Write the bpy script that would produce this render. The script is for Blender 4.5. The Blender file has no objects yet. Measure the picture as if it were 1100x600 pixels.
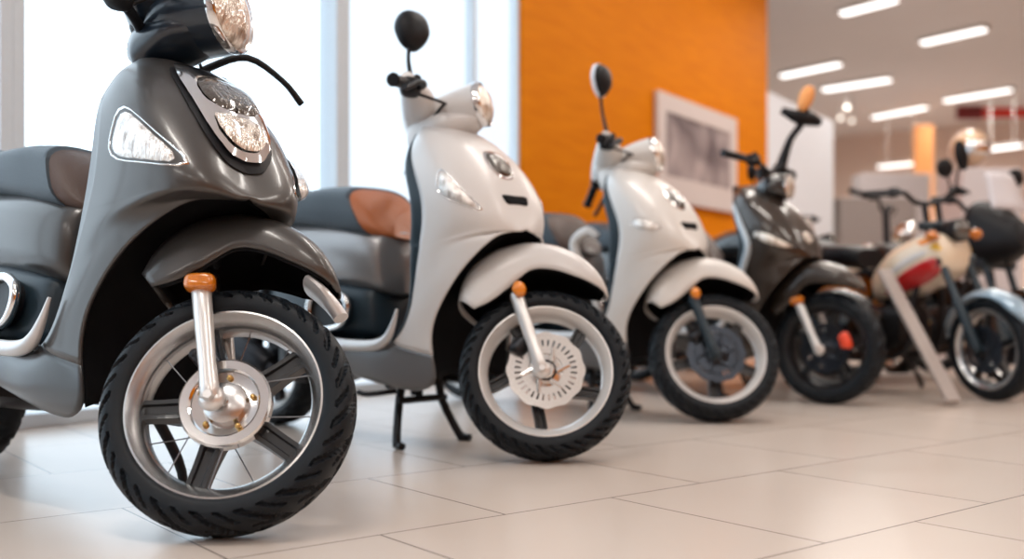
import bpy, math, random
import numpy as np
from mathutils import Matrix, Vector
from mathutils.bvhtree import BVHTree

R = math.radians
pi = math.pi
scn = bpy.context.scene
COL = scn.collection
random.seed(4)

# ------------------------------------------------------------------ materials
def mat(name, col, rough=.5, metal=0., coat=0., spec=.5, noise=0., nscale=30., bump=0., bscale=60., emit=None, estr=0., coat_rough=.05):
    m = bpy.data.materials.new(name); m.use_nodes = True
    nt = m.node_tree; b = nt.nodes['Principled BSDF']
    b.inputs['Base Color'].default_value = (*col, 1)
    b.inputs['Roughness'].default_value = rough
    b.inputs['Metallic'].default_value = metal
    b.inputs['Coat Weight'].default_value = coat
    b.inputs['Coat Roughness'].default_value = coat_rough
    b.inputs['Specular IOR Level'].default_value = spec
    tc = nt.nodes.new('ShaderNodeTexCoord')
    if noise > 0:
        n = nt.nodes.new('ShaderNodeTexNoise'); n.inputs['Scale'].default_value = nscale; n.inputs['Detail'].default_value = 4
        nt.links.new(tc.outputs['Object'], n.inputs['Vector'])
        mx = nt.nodes.new('ShaderNodeMixRGB'); mx.blend_type = 'MULTIPLY'; mx.inputs['Fac'].default_value = noise
        mx.inputs['Color1'].default_value = (*col, 1)
        nt.links.new(n.outputs['Fac'], mx.inputs['Color2']); nt.links.new(mx.outputs['Color'], b.inputs['Base Color'])
    if bump > 0:
        n2 = nt.nodes.new('ShaderNodeTexNoise'); n2.inputs['Scale'].default_value = bscale; n2.inputs['Detail'].default_value = 3
        nt.links.new(tc.outputs['Object'], n2.inputs['Vector'])
        bp = nt.nodes.new('ShaderNodeBump'); bp.inputs['Strength'].default_value = bump; bp.inputs['Distance'].default_value = .004
        nt.links.new(n2.outputs['Fac'], bp.inputs['Height']); nt.links.new(bp.outputs['Normal'], b.inputs['Normal'])
    if emit:
        b.inputs['Emission Color'].default_value = (*emit, 1); b.inputs['Emission Strength'].default_value = estr
    return m

def lens_mat(name, col, scale, rough=.08, metal=.75):
    """faceted clear lens over a bright reflector"""
    m = mat(name, col, rough, metal, coat=1.)
    nt = m.node_tree; b = nt.nodes['Principled BSDF']
    tc = nt.nodes.new('ShaderNodeTexCoord')
    v = nt.nodes.new('ShaderNodeTexVoronoi'); v.inputs['Scale'].default_value = scale
    mp = nt.nodes.new('ShaderNodeMapping'); mp.inputs['Scale'].default_value = (1, 1, .35)
    nt.links.new(tc.outputs['Object'], mp.inputs['Vector']); nt.links.new(mp.outputs['Vector'], v.inputs['Vector'])
    bp = nt.nodes.new('ShaderNodeBump'); bp.inputs['Strength'].default_value = .6; bp.inputs['Distance'].default_value = .004
    mx = nt.nodes.new('ShaderNodeMixRGB'); mx.inputs['Color1'].default_value = (col[0] * 1.08, col[1] * 1.08, col[2] * 1.08, 1); mx.inputs['Color2'].default_value = (col[0] * .42, col[1] * .36, col[2] * .32, 1)
    n3 = nt.nodes.new('ShaderNodeTexNoise'); n3.inputs['Scale'].default_value = scale * .22; n3.inputs['Detail'].default_value = 3
    cr = nt.nodes.new('ShaderNodeValToRGB'); cr.color_ramp.elements[0].position = .5; cr.color_ramp.elements[1].position = .68
    nt.links.new(mp.outputs['Vector'], n3.inputs['Vector']); nt.links.new(n3.outputs['Fac'], cr.inputs['Fac'])
    nt.links.new(cr.outputs['Color'], mx.inputs['Fac']); nt.links.new(mx.outputs['Color'], b.inputs['Base Color'])
    nt.links.new(v.outputs['Distance'], bp.inputs['Height']); nt.links.new(bp.outputs['Normal'], b.inputs['Normal'])
    return m

M = {}
def setup_materials():
    M['paint_grey'] = mat('metallic_grey_paint', (.064, .059, .056), .38, .45, .5, noise=.12, nscale=900, coat_rough=.16)
    M['paint_white'] = mat('pearl_white_paint', (.66, .64, .63), .42, .0, .35, noise=.06, nscale=700, coat_rough=.22)
    M['paint_skirt_dark'] = mat('dark_grey_skirt_paint', (.038, .040, .043), .4, .3, .4, noise=.06, nscale=700, coat_rough=.16)  # grey scooter's lower flank: shade put into the paint colour
    M['paint_skirt'] = mat('mid_grey_skirt_paint', (.12, .12, .125), .4, .2, .4, noise=.06, nscale=700, coat_rough=.16)  # body paint darkened to carry the shade low on the white scooters' flanks
    M['paint_cream'] = mat('warm_white_paint', (.68, .65, .62), .42, 0., .4, noise=.06, nscale=700, coat_rough=.18)
    M['paint_silver'] = mat('silver_grey_paint', (.30, .29, .29), .35, .5, .5, coat_rough=.12, noise=.08, nscale=700)
    M['paint_black'] = mat('gloss_black_paint', (.007, .007, .008), .25, 0., 1., noise=.1, nscale=400)
    M['paint_bronze'] = mat('dark_bronze_paint', (.034, .024, .018), .3, .35, .7, noise=.1, nscale=400)
    M['paint_tan'] = mat('cream_tank_paint', (.80, .66, .50), .3, 0., 1., noise=.05, nscale=50)
    M['paint_red'] = mat('red_tank_paint', (.55, .012, .015), .3, 0., 1., noise=.05, nscale=50)
    M['paint_yellow'] = mat('yellow_tank_paint', (.80, .48, .03), .3, 0., 1., noise=.05, nscale=50)
    M['paint_orange'] = mat('orange_tank_paint', (.80, .25, .02), .3, 0., 1., noise=.05, nscale=50)
    M['paint_blue'] = mat('pale_blue_fender_paint', (.30, .42, .52), .3, .2, 1., noise=.05, nscale=50)
    M['plastic'] = mat('black_plastic', (.006, .006, .008), .45, spec=.25, bump=.15, bscale=400)
    M['navy'] = mat('dark_navy_gloss_plastic', (.010, .018, .030), .3, 0., .5, noise=.06, nscale=200)
    M['plastic_blue'] = mat('dark_slate_plastic', (.018, .032, .044), .38, spec=.35, bump=.1, bscale=500)
    M['liner'] = mat('matt_black_liner', (.004, .004, .005), .8, spec=.15, bump=.1, bscale=200)
    M['vinyl'] = mat('slate_seat_vinyl', (.042, .058, .074), .42, spec=.35, bump=.35, bscale=350)
    M['vinyl_brown'] = mat('brown_seat_vinyl', (.085, .050, .038), .45, bump=.3, bscale=350)  # warm reflection on the dark seat front, put into its colour
    M['vinyl_orange'] = mat('tan_orange_seat_vinyl', (.42, .12, .035), .4, bump=.3, bscale=350)  # stronger orange reflection painted into the seat front colour
    M['rubber'] = mat('tyre_rubber', (.004, .0065, .010), .48, spec=.25, bump=.12, bscale=300)
    M['chrome'] = mat('chrome', (.82, .81, .80), .10, 1., noise=.05, nscale=20)
    M['alloy'] = mat('brushed_alloy', (.66, .66, .66), .27, 1., noise=.15, nscale=90)
    M['fork_silver'] = mat('silver_fork_paint', (.76, .75, .74), .28, .5, .5, noise=.06, nscale=200)
    M['white_rim'] = mat('silver_white_rim_paint', (.84, .83, .82), .3, .25, .6, noise=.05, nscale=200)
    M['disc'] = mat('brake_disc_steel', (.80, .79, .77), .2, .9, noise=.12, nscale=150)
    M['disc_dark'] = mat('dark_brake_disc_steel', (.035, .042, .055), .3, .8, noise=.1, nscale=150)
    M['spoke_black'] = mat('black_cast_spoke', (.005, .006, .009), .42, 0., .2, noise=.1, nscale=100)
    M['steel_dark'] = mat('dark_engine_metal', (.028, .028, .032), .4, .7, noise=.3, nscale=60)
    M['gold'] = mat('golden_bolt_metal', (.65, .42, .16), .3, 1., noise=.1, nscale=60)
    M['wire'] = mat('thin_steel_wire', (.25, .26, .28), .3, 1., noise=.1, nscale=60)
    M['amber'] = mat('amber_reflector', (.85, .26, .01), .18, 0., 1., noise=.25, nscale=160)
    M['amber_dark'] = mat('amber_lens', (.78, .22, .01), .15, 0., 1., noise=.5, nscale=130)
    M['red_caliper'] = mat('orange_red_caliper', (.85, .07, .02), .35, 0., .5, noise=.1, nscale=60)
    M['red_lens'] = mat('red_tail_lens', (.5, .01, .01), .15, 0., 1., noise=.1, nscale=60)
    M['lens'] = lens_mat('clear_faceted_lens', (.82, .80, .77), 260, .15, .45)
    M['lens_dark'] = lens_mat('smoked_lens', (.10, .09, .08), 150, .1, .6)
    M['lens_warm'] = lens_mat('warm_clear_lens', (.84, .78, .70), 240, .15, .5)
    M['mirror_glass'] = mat('mirror_glass', (.85, .87, .88), .03, 1., noise=.02, nscale=5)
    M['trim_light'] = mat('pale_footboard_trim', (.62, .61, .61), .3, .3, .3, noise=.06, nscale=200)
    M['edge_blue'] = mat('pale_blue_edge_trim', (.50, .58, .64), .3, .3, .5, noise=.06, nscale=100)
    # room
    M['white_wall'] = mat('white_plaster', (.74, .745, .76), .7, bump=.08, bscale=90, noise=.04, nscale=4)
    M['orange_wall'] = orange_wall()
    M['column_white'] = mat('bright_white_plaster', (.84, .88, .95), .7, bump=.08, bscale=90, noise=.03, nscale=4)
    M['beige_wall'] = mat('beige_plaster', (.80, .66, .59), .7, bump=.08, bscale=90, noise=.1, nscale=2)
    M['ceiling'] = mat('grey_ceiling_paint', (.80, .77, .78), .8, bump=.06, bscale=60, noise=.05, nscale=3)
    M['alu'] = mat('pale_grey_blue_aluminium', (.66, .74, .81), .45, .0, noise=.06, nscale=40)
    M['paving'] = mat('pale_outdoor_paving', (.75, .75, .75), .8, bump=.1, bscale=30, noise=.08, nscale=6)
    M['glass'] = glass_mat()
    M['floor'] = floor_mat()
    M['tube_light'] = mat('lit_tube_diffuser', (.9, .9, .88), .5, emit=(1., .97, .94), estr=2.6)
    M['bulb'] = mat('lit_round_bulb', (.9, .9, .88), .5, emit=(1., .9, .78), estr=1.0)
    M['lamp_body'] = mat('white_lamp_housing', (.75, .74, .72), .4, noise=.05, nscale=40)
    M['poster_frame'] = mat('pale_pink_poster_board', (.72, .64, .62), .6, noise=.05, nscale=20)
    M['poster'] = poster_mat()
    M['red_sign'] = mat('red_banner_cloth', (.82, .05, .03), .6, noise=.15, nscale=6)
    M['dark_red'] = mat('dark_maroon_board', (.20, .02, .025), .6, noise=.1, nscale=6)
    M['orange_board'] = mat('orange_display_board', (.80, .33, .10), .6, noise=.08, nscale=6)
    M['grey_board'] = mat('mid_grey_laminate', (.33, .29, .28), .5, noise=.08, nscale=12)
    M['pale_board'] = mat('pale_lilac_laminate', (.62, .58, .60), .5, noise=.05, nscale=12)
    M['helmet'] = mat('sand_beige_helmet_shell', (.62, .42, .27), .3, 0., .8, noise=.05, nscale=30)
    M['bar_grey'] = mat('grey_taupe_painted_steel', (.44, .385, .36), .45, .2, noise=.08, nscale=50)

def orange_wall():
    m = mat('orange_painted_panel', (.70, .26, .012), .6, spec=.08)
    nt = m.node_tree; b = nt.nodes['Principled BSDF']
    tc = nt.nodes.new('ShaderNodeTexCoord'); mp = nt.nodes.new('ShaderNodeMapping'); mp.inputs['Scale'].default_value = (2.2, 2.2, 18)
    n = nt.nodes.new('ShaderNodeTexNoise'); n.inputs['Scale'].default_value = 1.4; n.inputs['Detail'].default_value = 5
    cr = nt.nodes.new('ShaderNodeValToRGB')
    cr.color_ramp.elements[0].position = .3; cr.color_ramp.elements[0].color = (.70, .20, .001, 1)
    cr.color_ramp.elements[1].position = .7; cr.color_ramp.elements[1].color = (.78, .245, .002, 1)
    nt.links.new(tc.outputs['Object'], mp.inputs['Vector']); nt.links.new(mp.outputs['Vector'], n.inputs['Vector'])
    nt.links.new(n.outputs['Fac'], cr.inputs['Fac']); nt.links.new(cr.outputs['Color'], b.inputs['Base Color'])
    return m

def glass_mat():
    m = bpy.data.materials.new('window_glass'); m.use_nodes = True
    nt = m.node_tree; nt.nodes.clear()
    out = nt.nodes.new('ShaderNodeOutputMaterial'); mix = nt.nodes.new('ShaderNodeMixShader')
    t = nt.nodes.new('ShaderNodeBsdfTransparent'); t.inputs['Color'].default_value = (.97, .98, .985, 1)
    g = nt.nodes.new('ShaderNodeBsdfGlossy'); g.inputs['Roughness'].default_value = .02
    fr = nt.nodes.new('ShaderNodeFresnel'); fr.inputs['IOR'].default_value = 1.25
    ge = nt.nodes.new('ShaderNodeNewGeometry'); inv = nt.nodes.new('ShaderNodeMath'); inv.operation = 'SUBTRACT'; inv.inputs[0].default_value = 1.
    mu = nt.nodes.new('ShaderNodeMath'); mu.operation = 'MULTIPLY'
    nt.links.new(ge.outputs['Backfacing'], inv.inputs[1]); nt.links.new(inv.outputs[0], mu.inputs[0]); nt.links.new(fr.outputs[0], mu.inputs[1])
    nt.links.new(mu.outputs[0], mix.inputs[0]); nt.links.new(t.outputs[0], mix.inputs[1]); nt.links.new(g.outputs[0], mix.inputs[2])
    nt.links.new(mix.outputs[0], out.inputs['Surface'])
    return m

def floor_mat():
    m = mat('glossy_beige_floor_tile', (.5, .42, .37), .2, spec=.33)
    nt = m.node_tree; b = nt.nodes['Principled BSDF']; L = nt.links
    tc = nt.nodes.new('ShaderNodeTexCoord'); mp = nt.nodes.new('ShaderNodeMapping')
    mp.vector_type = 'TEXTURE'
    mp.inputs['Location'].default_value = (FLOOR_O[0], FLOOR_O[1], 0); mp.inputs['Rotation'].default_value = (0, 0, FLOOR_ROT)
    L.new(tc.outputs['Object'], mp.inputs['Vector'])
    br = nt.nodes.new('ShaderNodeTexBrick'); br.offset = .5; br.offset_frequency = 2
    br.inputs['Scale'].default_value = 1.; br.inputs['Mortar Size'].default_value = .0022; br.inputs['Mortar Smooth'].default_value = .2
    br.inputs['Brick Width'].default_value = .60; br.inputs['Row Height'].default_value = .56
    br.inputs['Color1'].default_value = (.61, .515, .45, 1); br.inputs['Color2'].default_value = (.585, .495, .43, 1); br.inputs['Mortar'].default_value = (.16, .13, .115, 1)
    br.inputs['Bias'].default_value = 0
    L.new(mp.outputs['Vector'], br.inputs['Vector'])
    n = nt.nodes.new('ShaderNodeTexNoise'); n.inputs['Scale'].default_value = 1.6; n.inputs['Detail'].default_value = 6
    L.new(tc.outputs['Object'], n.inputs['Vector'])
    mx = nt.nodes.new('ShaderNodeMixRGB'); mx.blend_type = 'OVERLAY'; mx.inputs['Fac'].default_value = .05
    L.new(br.outputs['Color'], mx.inputs['Color1']); L.new(n.outputs['Fac'], mx.inputs['Color2']); L.new(mx.outputs['Color'], b.inputs['Base Color'])
    b.inputs['Roughness'].default_value = .25
    bp = nt.nodes.new('ShaderNodeBump'); bp.inputs['Strength'].default_value = .6; bp.inputs['Distance'].default_value = .002; bp.invert = True
    L.new(br.outputs['Fac'], bp.inputs['Height']); L.new(bp.outputs['Normal'], b.inputs['Normal'])
    return m

def poster_mat():
    m = mat('grey_photo_print', (.4, .35, .35), .5)
    nt = m.node_tree; b = nt.nodes['Principled BSDF']; L = nt.links
    tc = nt.nodes.new('ShaderNodeTexCoord')
    n = nt.nodes.new('ShaderNodeTexNoise'); n.inputs['Scale'].default_value = 2.3; n.inputs['Detail'].default_value = 4; n.inputs['Distortion'].default_value = .6
    cr = nt.nodes.new('ShaderNodeValToRGB')
    cr.color_ramp.elements[0].position = .38; cr.color_ramp.elements[0].color = (.13, .10, .11, 1)
    cr.color_ramp.elements[1].position = .64; cr.color_ramp.elements[1].color = (.50, .42, .42, 1)
    L.new(tc.outputs['Object'], n.inputs['Vector']); L.new(n.outputs['Fac'], cr.inputs['Fac']); L.new(cr.outputs['Color'], b.inputs['Base Color'])
    return m

# ------------------------------------------------------------------ geometry
class G:
    def __init__(s): s.v = []; s.f = []
    def add(s, v, f):
        o = len(s.v); s.v += [tuple(map(float, p)) for p in v]; s.f += [tuple(i + o for i in q) for q in f]; return s
    def xf(s, m, start=0):
        for i in range(start, len(s.v)): s.v[i] = tuple(m @ Vector(s.v[i]))
        return s
    def mirror_y(s):
        n = len(s.v); s.v += [(x, -y, z) for x, y, z in s.v[:n]]; s.f += [tuple(i + n for i in reversed(q)) for q in s.f[:]]; return s
    def build(s, name, m, parent=None, smooth=True, solid=0., bevel=0., sub=0, weld=0., sharp=40, offset=0.):
        me = bpy.data.meshes.new(name); me.from_pydata(s.v, [], s.f); me.update()
        import bmesh
        bm = bmesh.new(); bm.from_mesh(me)
        if weld: bmesh.ops.remove_doubles(bm, verts=bm.verts, dist=weld)
        bmesh.ops.recalc_face_normals(bm, faces=bm.faces)
        bm.to_mesh(me); bm.free()
        if smooth:
            me.polygons.foreach_set('use_smooth', [True] * len(me.polygons))
            if sharp: me.set_sharp_from_angle(angle=R(sharp))
        o = bpy.data.objects.new(name, me); COL.objects.link(o)
        o.data.materials.append(m if not isinstance(m, str) else M[m])
        if parent: o.parent = parent
        if solid: d = o.modifiers.new('solid', 'SOLIDIFY'); d.thickness = solid; d.offset = offset
        if bevel: d = o.modifiers.new('bevel', 'BEVEL'); d.width = bevel; d.segments = 2; d.limit_method = 'ANGLE'
        if sub: d = o.modifiers.new('sub', 'SUBSURF'); d.levels = sub; d.render_levels = sub
        return o

def cat_spline(P, n):
    P = np.array(P, float); m = len(P); out = []
    for i in range(m - 1):
        p0 = P[i - 1] if i > 0 else 2 * P[i] - P[i + 1]
        p1, p2 = P[i], P[i + 1]
        p3 = P[i + 2] if i + 2 < m else 2 * P[i + 1] - P[i]
        for k in range(n):
            t = k / n
            out.append(.5 * (2 * p1 + (p2 - p0) * t + (2 * p0 - 5 * p1 + 4 * p2 - p3) * t * t + (3 * p1 - p0 - 3 * p2 + p3) * t ** 3))
    out.append(P[-1]); return np.array(out)

def patch(rows, nu=6, nv=5, relax=0):
    a = [cat_spline(r, nu) for r in rows]
    a = np.array(a); W = a.shape[1]
    c = np.array([cat_spline(a[:, j], nv) for j in range(W)]).transpose(1, 0, 2)
    H = c.shape[0]
    for _ in range(relax):
        n_ = c.copy()
        n_[1:-1, 1:-1] = .5 * c[1:-1, 1:-1] + .125 * (c[:-2, 1:-1] + c[2:, 1:-1] + c[1:-1, :-2] + c[1:-1, 2:])
        n_[1:-1, -1, :] = .5 * c[1:-1, -1] + .25 * (c[:-2, -1] + c[2:, -1]); n_[1:-1, 0, :] = .5 * c[1:-1, 0] + .25 * (c[:-2, 0] + c[2:, 0])
        n_[:, -1, 1] = np.where(c[:, -1, 1] < 1e-5, 0, n_[:, -1, 1])
        c = n_
    v = c.reshape(-1, 3)
    f = [(i * W + j, i * W + j + 1, (i + 1) * W + j + 1, (i + 1) * W + j) for i in range(H - 1) for j in range(W - 1)]
    return v, f

def loft(rings, cap=True, closed=True):
    n = len(rings[0]); v = [p for r in rings for p in r]; f = []
    for i in range(len(rings) - 1):
        for j in range(n if closed else n - 1):
            k = (j + 1) % n
            f.append((i * n + j, i * n + k, (i + 1) * n + k, (i + 1) * n + j))
    if cap:
        for e, r in ((0, rings[0]), (len(rings) - 1, rings[-1])):
            c = np.mean(np.array(r, float), axis=0); v.append(tuple(c)); ci = len(v) - 1
            for j in range(n): f.append((e * n + j, e * n + (j + 1) % n, ci))
    return v, f

def sup_ring(x, zl, zh, w, p=3., n=28, shear=0., pt=None):
    """super-ellipse ring in the y-z plane"""
    r = []; zc = (zl + zh) / 2; hz = (zh - zl) / 2
    for k in range(n):
        a = 2 * pi * k / n; c, s = math.cos(a), math.sin(a)
        y = w * math.copysign(abs(c) ** (2 / p), c); z = zc + hz * math.copysign(abs(s) ** (2 / p), s)
        if pt: y *= 1 + pt * (z - zc) / hz
        r.append((x - shear * (z - zl), y, z))
    return r

def smooth_loft(secs, n=28, sub=5):
    """secs rows of (x,zl,zh,w,p,shear) resampled with a spline"""
    s = cat_spline([list(q) + [0] * (7 - len(q)) for q in secs], sub)
    return loft([sup_ring(q[0], q[1], q[2], max(q[3], .002), max(q[4], 1.5), n, q[5], q[6]) for q in s])

def tube(path, rad, n=10, cap=True, smoothn=0):
    P = np.array(path, float)
    rr = np.full(len(P), rad) if np.isscalar(rad) else np.array(rad, float)
    if smoothn:
        q = cat_spline(np.column_stack([P, rr]), smoothn); P = q[:, :3]; rr = q[:, 3]
    rings = []; up = None
    for i in range(len(P)):
        t = P[min(i + 1, len(P) - 1)] - P[max(i - 1, 0)]; t /= np.linalg.norm(t)
        if up is None:
            up = np.array((0, 0, 1.)) if abs(t[2]) < .9 else np.array((1., 0, 0))
        a = np.cross(t, up); a /= np.linalg.norm(a); b = np.cross(a, t); up = b
        rings.append([tuple(P[i] + rr[i] * (math.cos(2 * pi * k / n) * a + math.sin(2 * pi * k / n) * b)) for k in range(n)])
    return loft(rings, cap)

def lathe(prof, n=48, closed=False):
    """prof = (r, y) pairs revolved about the y axis; returns rings"""
    m = len(prof); v = []; f = []
    for k in range(n):
        a = 2 * pi * k / n; c, s = math.cos(a), math.sin(a)
        v += [(r * c, y, r * s) for r, y in prof]
    for k in range(n):
        k2 = (k + 1) % n
        for j in range(m if closed else m - 1):
            j2 = (j + 1) % m
            f.append((k * m + j, k * m + j2, k2 * m + j2, k2 * m + j))
    return v, f

def box(x0, x1, y0, y1, z0, z1):
    v = [(x, y, z) for x in (x0, x1) for y in (y0, y1) for z in (z0, z1)]
    return v, [(0, 1, 3, 2), (4, 6, 7, 5), (0, 4, 5, 1), (2, 3, 7, 6), (0, 2, 6, 4), (1, 5, 7, 3)]

def ellipsoid(c, r, nu=20, nv=12, p=1.):
    v = []; f = []
    for i in range(nv + 1):
        th = pi * i / nv; 
        for k in range(nu):
            a = 2 * pi * k / nu
            q = lambda t: math.copysign(abs(t) ** p, t)
            v.append((c[0] + r[0] * q(math.sin(th)) * q(math.cos(a)), c[1] + r[1] * q(math.sin(th)) * q(math.sin(a)), c[2] + r[2] * q(math.cos(th))))
    for i in range(nv):
        for k in range(nu):
            k2 = (k + 1) % nu
            f.append((i * nu + k, i * nu + k2, (i + 1) * nu + k2, (i + 1) * nu + k))
    return v, f

def prism(pts, d):
    """polygon in x-z extruded along y from d[0] to d[1]"""
    n = len(pts); v = [(x, d[0], z) for x, z in pts] + [(x, d[1], z) for x, z in pts]
    f = [tuple(range(n)), tuple(range(2 * n - 1, n - 1, -1))] + [(i, (i + 1) % n, n + (i + 1) % n, n + i) for i in range(n)]
    return v, f

def closed_spline(pts, n=6):
    P = [pts[-1]] + list(pts) + [pts[0], pts[1]]
    s = cat_spline(P, n); return s[n:-n - 1]

def roundpoly(pts, n=6, q=.32):
    P = np.array(pts, float); m = len(P); out = []
    for i in range(m):
        a, b, c = P[i - 1], P[i], P[(i + 1) % m]
        p0, p2 = b + (a - b) * q, b + (c - b) * q
        for t in np.linspace(0, 1, n): out.append((1 - t) ** 2 * p0 + 2 * t * (1 - t) * b + t * t * p2)
        nx = P[(i + 1) % m] + (b - P[(i + 1) % m]) * q
        out.append((p2 + nx) / 2)
    return np.array(out)

def bvh_of(v, f):
    return BVHTree.FromPolygons([Vector(p) for p in v], f)

def decal(bv, outline, plane, side=1, off=.004, dome=.006, rings=6, smoothn=6, band=None):
    """a lens lying on a body panel: outline (a,b) in 'yz' (cast from the front) or 'xz' (cast from a side), raised off the surface.
    band=(s0,s1) gives the frame round it"""
    o = roundpoly(outline, smoothn)
    c = o.mean(axis=0); v = []; f = []
    scales = [1 - i / rings for i in range(rings)] if band is None else [band[0], band[0] + (band[1] - band[0]) * .35, band[0] + (band[1] - band[0]) * .65, band[1]]
    n = len(o)
    last = None
    for si, s in enumerate(scales):
        for p in o:
            q = c + (p - c) * s
            if plane == 'yz': org, d = Vector((1.2, q[0], q[1])), Vector((-1, 0, 0))
            else: org, d = Vector((q[0], side * 1.2, q[1])), Vector((0, -side, 0))
            loc, nor, i_, dist = bv.ray_cast(org, d)
            if loc is None:
                loc, nor, i_, dist = bv.find_nearest(Vector((q[0], side * .2, q[1])) if plane == 'xz' else Vector((-.1, q[0], q[1])))
            if nor.dot(d) > 0: nor = -nor
            if band is None: h = off + dome * (1 - s ** 2) * 1. + (0 if si else -.006)
            else: h = (-.006, off, off, -.006)[si] 
            v.append(tuple(loc + nor * h))
    R_ = len(scales)
    for i in range(R_ - 1):
        for k in range(n):
            k2 = (k + 1) % n
            f.append((i * n + k, i * n + k2, (i + 1) * n + k2, (i + 1) * n + k))
    if band is None:
        cc = np.mean(np.array(v[(R_ - 1) * n:]), axis=0); v.append(tuple(cc))
        for k in range(n): f.append(((R_ - 1) * n + k, (R_ - 1) * n + (k + 1) % n, len(v) - 1))
    return v, f

def empty(name, loc=(0, 0, 0), rot=(0, 0, 0), label=None, cat=None, group=None):
    o = bpy.data.objects.new(name, None); COL.objects.link(o); o.location = loc; o.rotation_euler = rot
    o.empty_display_size = .1
    tag(o, label, cat, group); return o
def tag(o, label=None, cat=None, group=None, kind=None):
    if label: o['label'] = label
    if cat: o['category'] = cat
    if group: o['group'] = group
    if kind: o['kind'] = kind
    return o

# ------------------------------------------------------------------ the layout
CAM_H = .433
FPX = 1100.
HOR = 327.
def ground(px, py):
    d = CAM_H * FPX / (py - HOR); return ((px - 550) / FPX * d, d)
W0 = Vector((.87, 7.2, 0)); A = Vector((.574, .819, 0)).normalized(); N = Vector((A.y, -A.x, 0))
def wp(a, n, z=0): return W0 + A * a + N * n + Vector((0, 0, z))
WALLROT = math.atan2(A.y, A.x)
FLOOR_ROT = math.atan2(.62, .785)
FLOOR_O = (-.62 * 1.667 + .785 * 1.0, .785 * 1.667 + .62 * 1.0)
setup_materials()
LAMP_W = 32
SKY = 2.6
EXPO = 0.0
# ------------------------------------------------------------------ wheels
def tyre_geo(Ro, w, side=.055, nseg=240, na=36, pitch=20, depth=.007, style=0):
    al = np.linspace(R(-138), R(138), na); v = []; f = []
    Rc = Ro - side * .62
    for k in range(nseg):
        ph = 2 * pi * k / nseg
        for a in al:
            s, c = math.sin(a), math.cos(a)
            y = w / 2 * math.copysign(abs(s) ** (.9 if c > 0 else .35), s); r = Rc + (side * .62 if c > 0 else side * .55) * math.copysign(abs(c) ** .85, c)
            t = abs(a) / R(78); g = 0
            if t < 1.15:
                sg = 1 if a > 0 else -1
                u = ph * pitch / (2 * pi) + (0 if sg > 0 else .5)
                if style == 0:
                    x1 = (u + .9 * t) % 1; 
                    if abs(x1 - .5) < .10 and .16 < t < 1.12: g = 1
                    x2 = (u + .9 * t + .5) % 1
                    if abs(x2 - .5) < .07 and .60 < t < 1.1: g = max(g, .8)
                    x3 = (u * 1 + 2.2 * t) % 1
                    if abs(x3 - .5) < .12 and t < .34: g = max(g, .9)
                else:
                    x1 = (u + 1.3 * t) % 1
                    if abs(x1 - .5) < .09 and .1 < t < .95: g = 1
            r2 = depth * g
            v.append(((r - r2 * abs(c)) * math.cos(ph), y - r2 * s, (r - r2 * abs(c)) * math.sin(ph)))
    for k in range(nseg):
        k2 = (k + 1) % nseg
        for j in range(na - 1): f.append((k * na + j, k * na + j + 1, k2 * na + j + 1, k2 * na + j))
    return v, f

def rim_geo(Rl, hw=.05, barrel=.152, n=96):
    prof = [(Rl - .014, -hw + .010), (Rl - .004, -hw - .001), (Rl + .002, -hw), (Rl + .002, -hw + .006), (Rl - .006, -hw + .010),
            (barrel + .012, -.024), (barrel + .010, .024), (Rl - .006, hw - .010), (Rl + .002, hw - .006), (Rl + .002, hw), (Rl - .004, hw + .001), (Rl - .014, hw - .010),
            (barrel + .004, .028), (barrel, .020), (barrel, -.020), (barrel + .004, -.028)]
    return lathe(prof, n, closed=True)

def spoke_geo(r0, r1, w0, w1, th, ang, bend=0., ch=True):
    m = 8; rings = []
    for i in range(m + 1):
        t = i / m; r = r0 + (r1 - r0) * t; w = w0 + (w1 - w0) * t - .006 * math.sin(pi * t); a = ang + bend * math.sin(pi * t * .5)
        ring = []
        dy = .004 * math.cos(pi * t)
        for (e, y) in ((-1, -1), (-.55, -1.0), (-.4, -.62), (.4, -.62), (.55, -1.0), (1, -1), (1, 1), (.55, 1), (.4, .62), (-.4, .62), (-.55, 1), (-1, 1)):
            x = e * w / 2
            ring.append((r * math.cos(a) - x * math.sin(a), y * (th / 2 + dy), r * math.sin(a) + x * math.cos(a)))
        rings.append(ring)
    return loft(rings)

def disc_geo(ro, ri, y, th=.004, n=72, wave=0., holes=True):
    """perforated brake disc: ring with wavy edge and sunken drill marks"""
    v = []; f = []
    rad = [ri, ri + .006, ri + .35 * (ro - ri), ri + .65 * (ro - ri), ro]
    for k in range(n):
        a = 2 * pi * k / n; c, s = math.cos(a), math.sin(a)
        wv = wave * math.sin(12 * a)
        for j, r in enumerate(rad):
            rr = r + (wv if j == 4 else 0)
            v.append((rr * c, y - th / 2, rr * s))
        for j, r in enumerate(rad[::-1]):
            rr = r + (wv if j == 0 else 0)
            v.append((rr * c, y + th / 2, rr * s))
    m = 10
    for k in range(n):
        k2 = (k + 1) % n
        for j in range(m):
            j2 = (j + 1) % m
            if holes and j in (1, 2, 3, 6, 7, 5) and ((j in (2, 6, 7) and k % 3 == (0 if j != 7 else 0))) and j in (2, 7 - 1): continue
            f.append((k * m + j, k * m + j2, k2 * m + j2, k2 * m + j))
    return v, f

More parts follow.
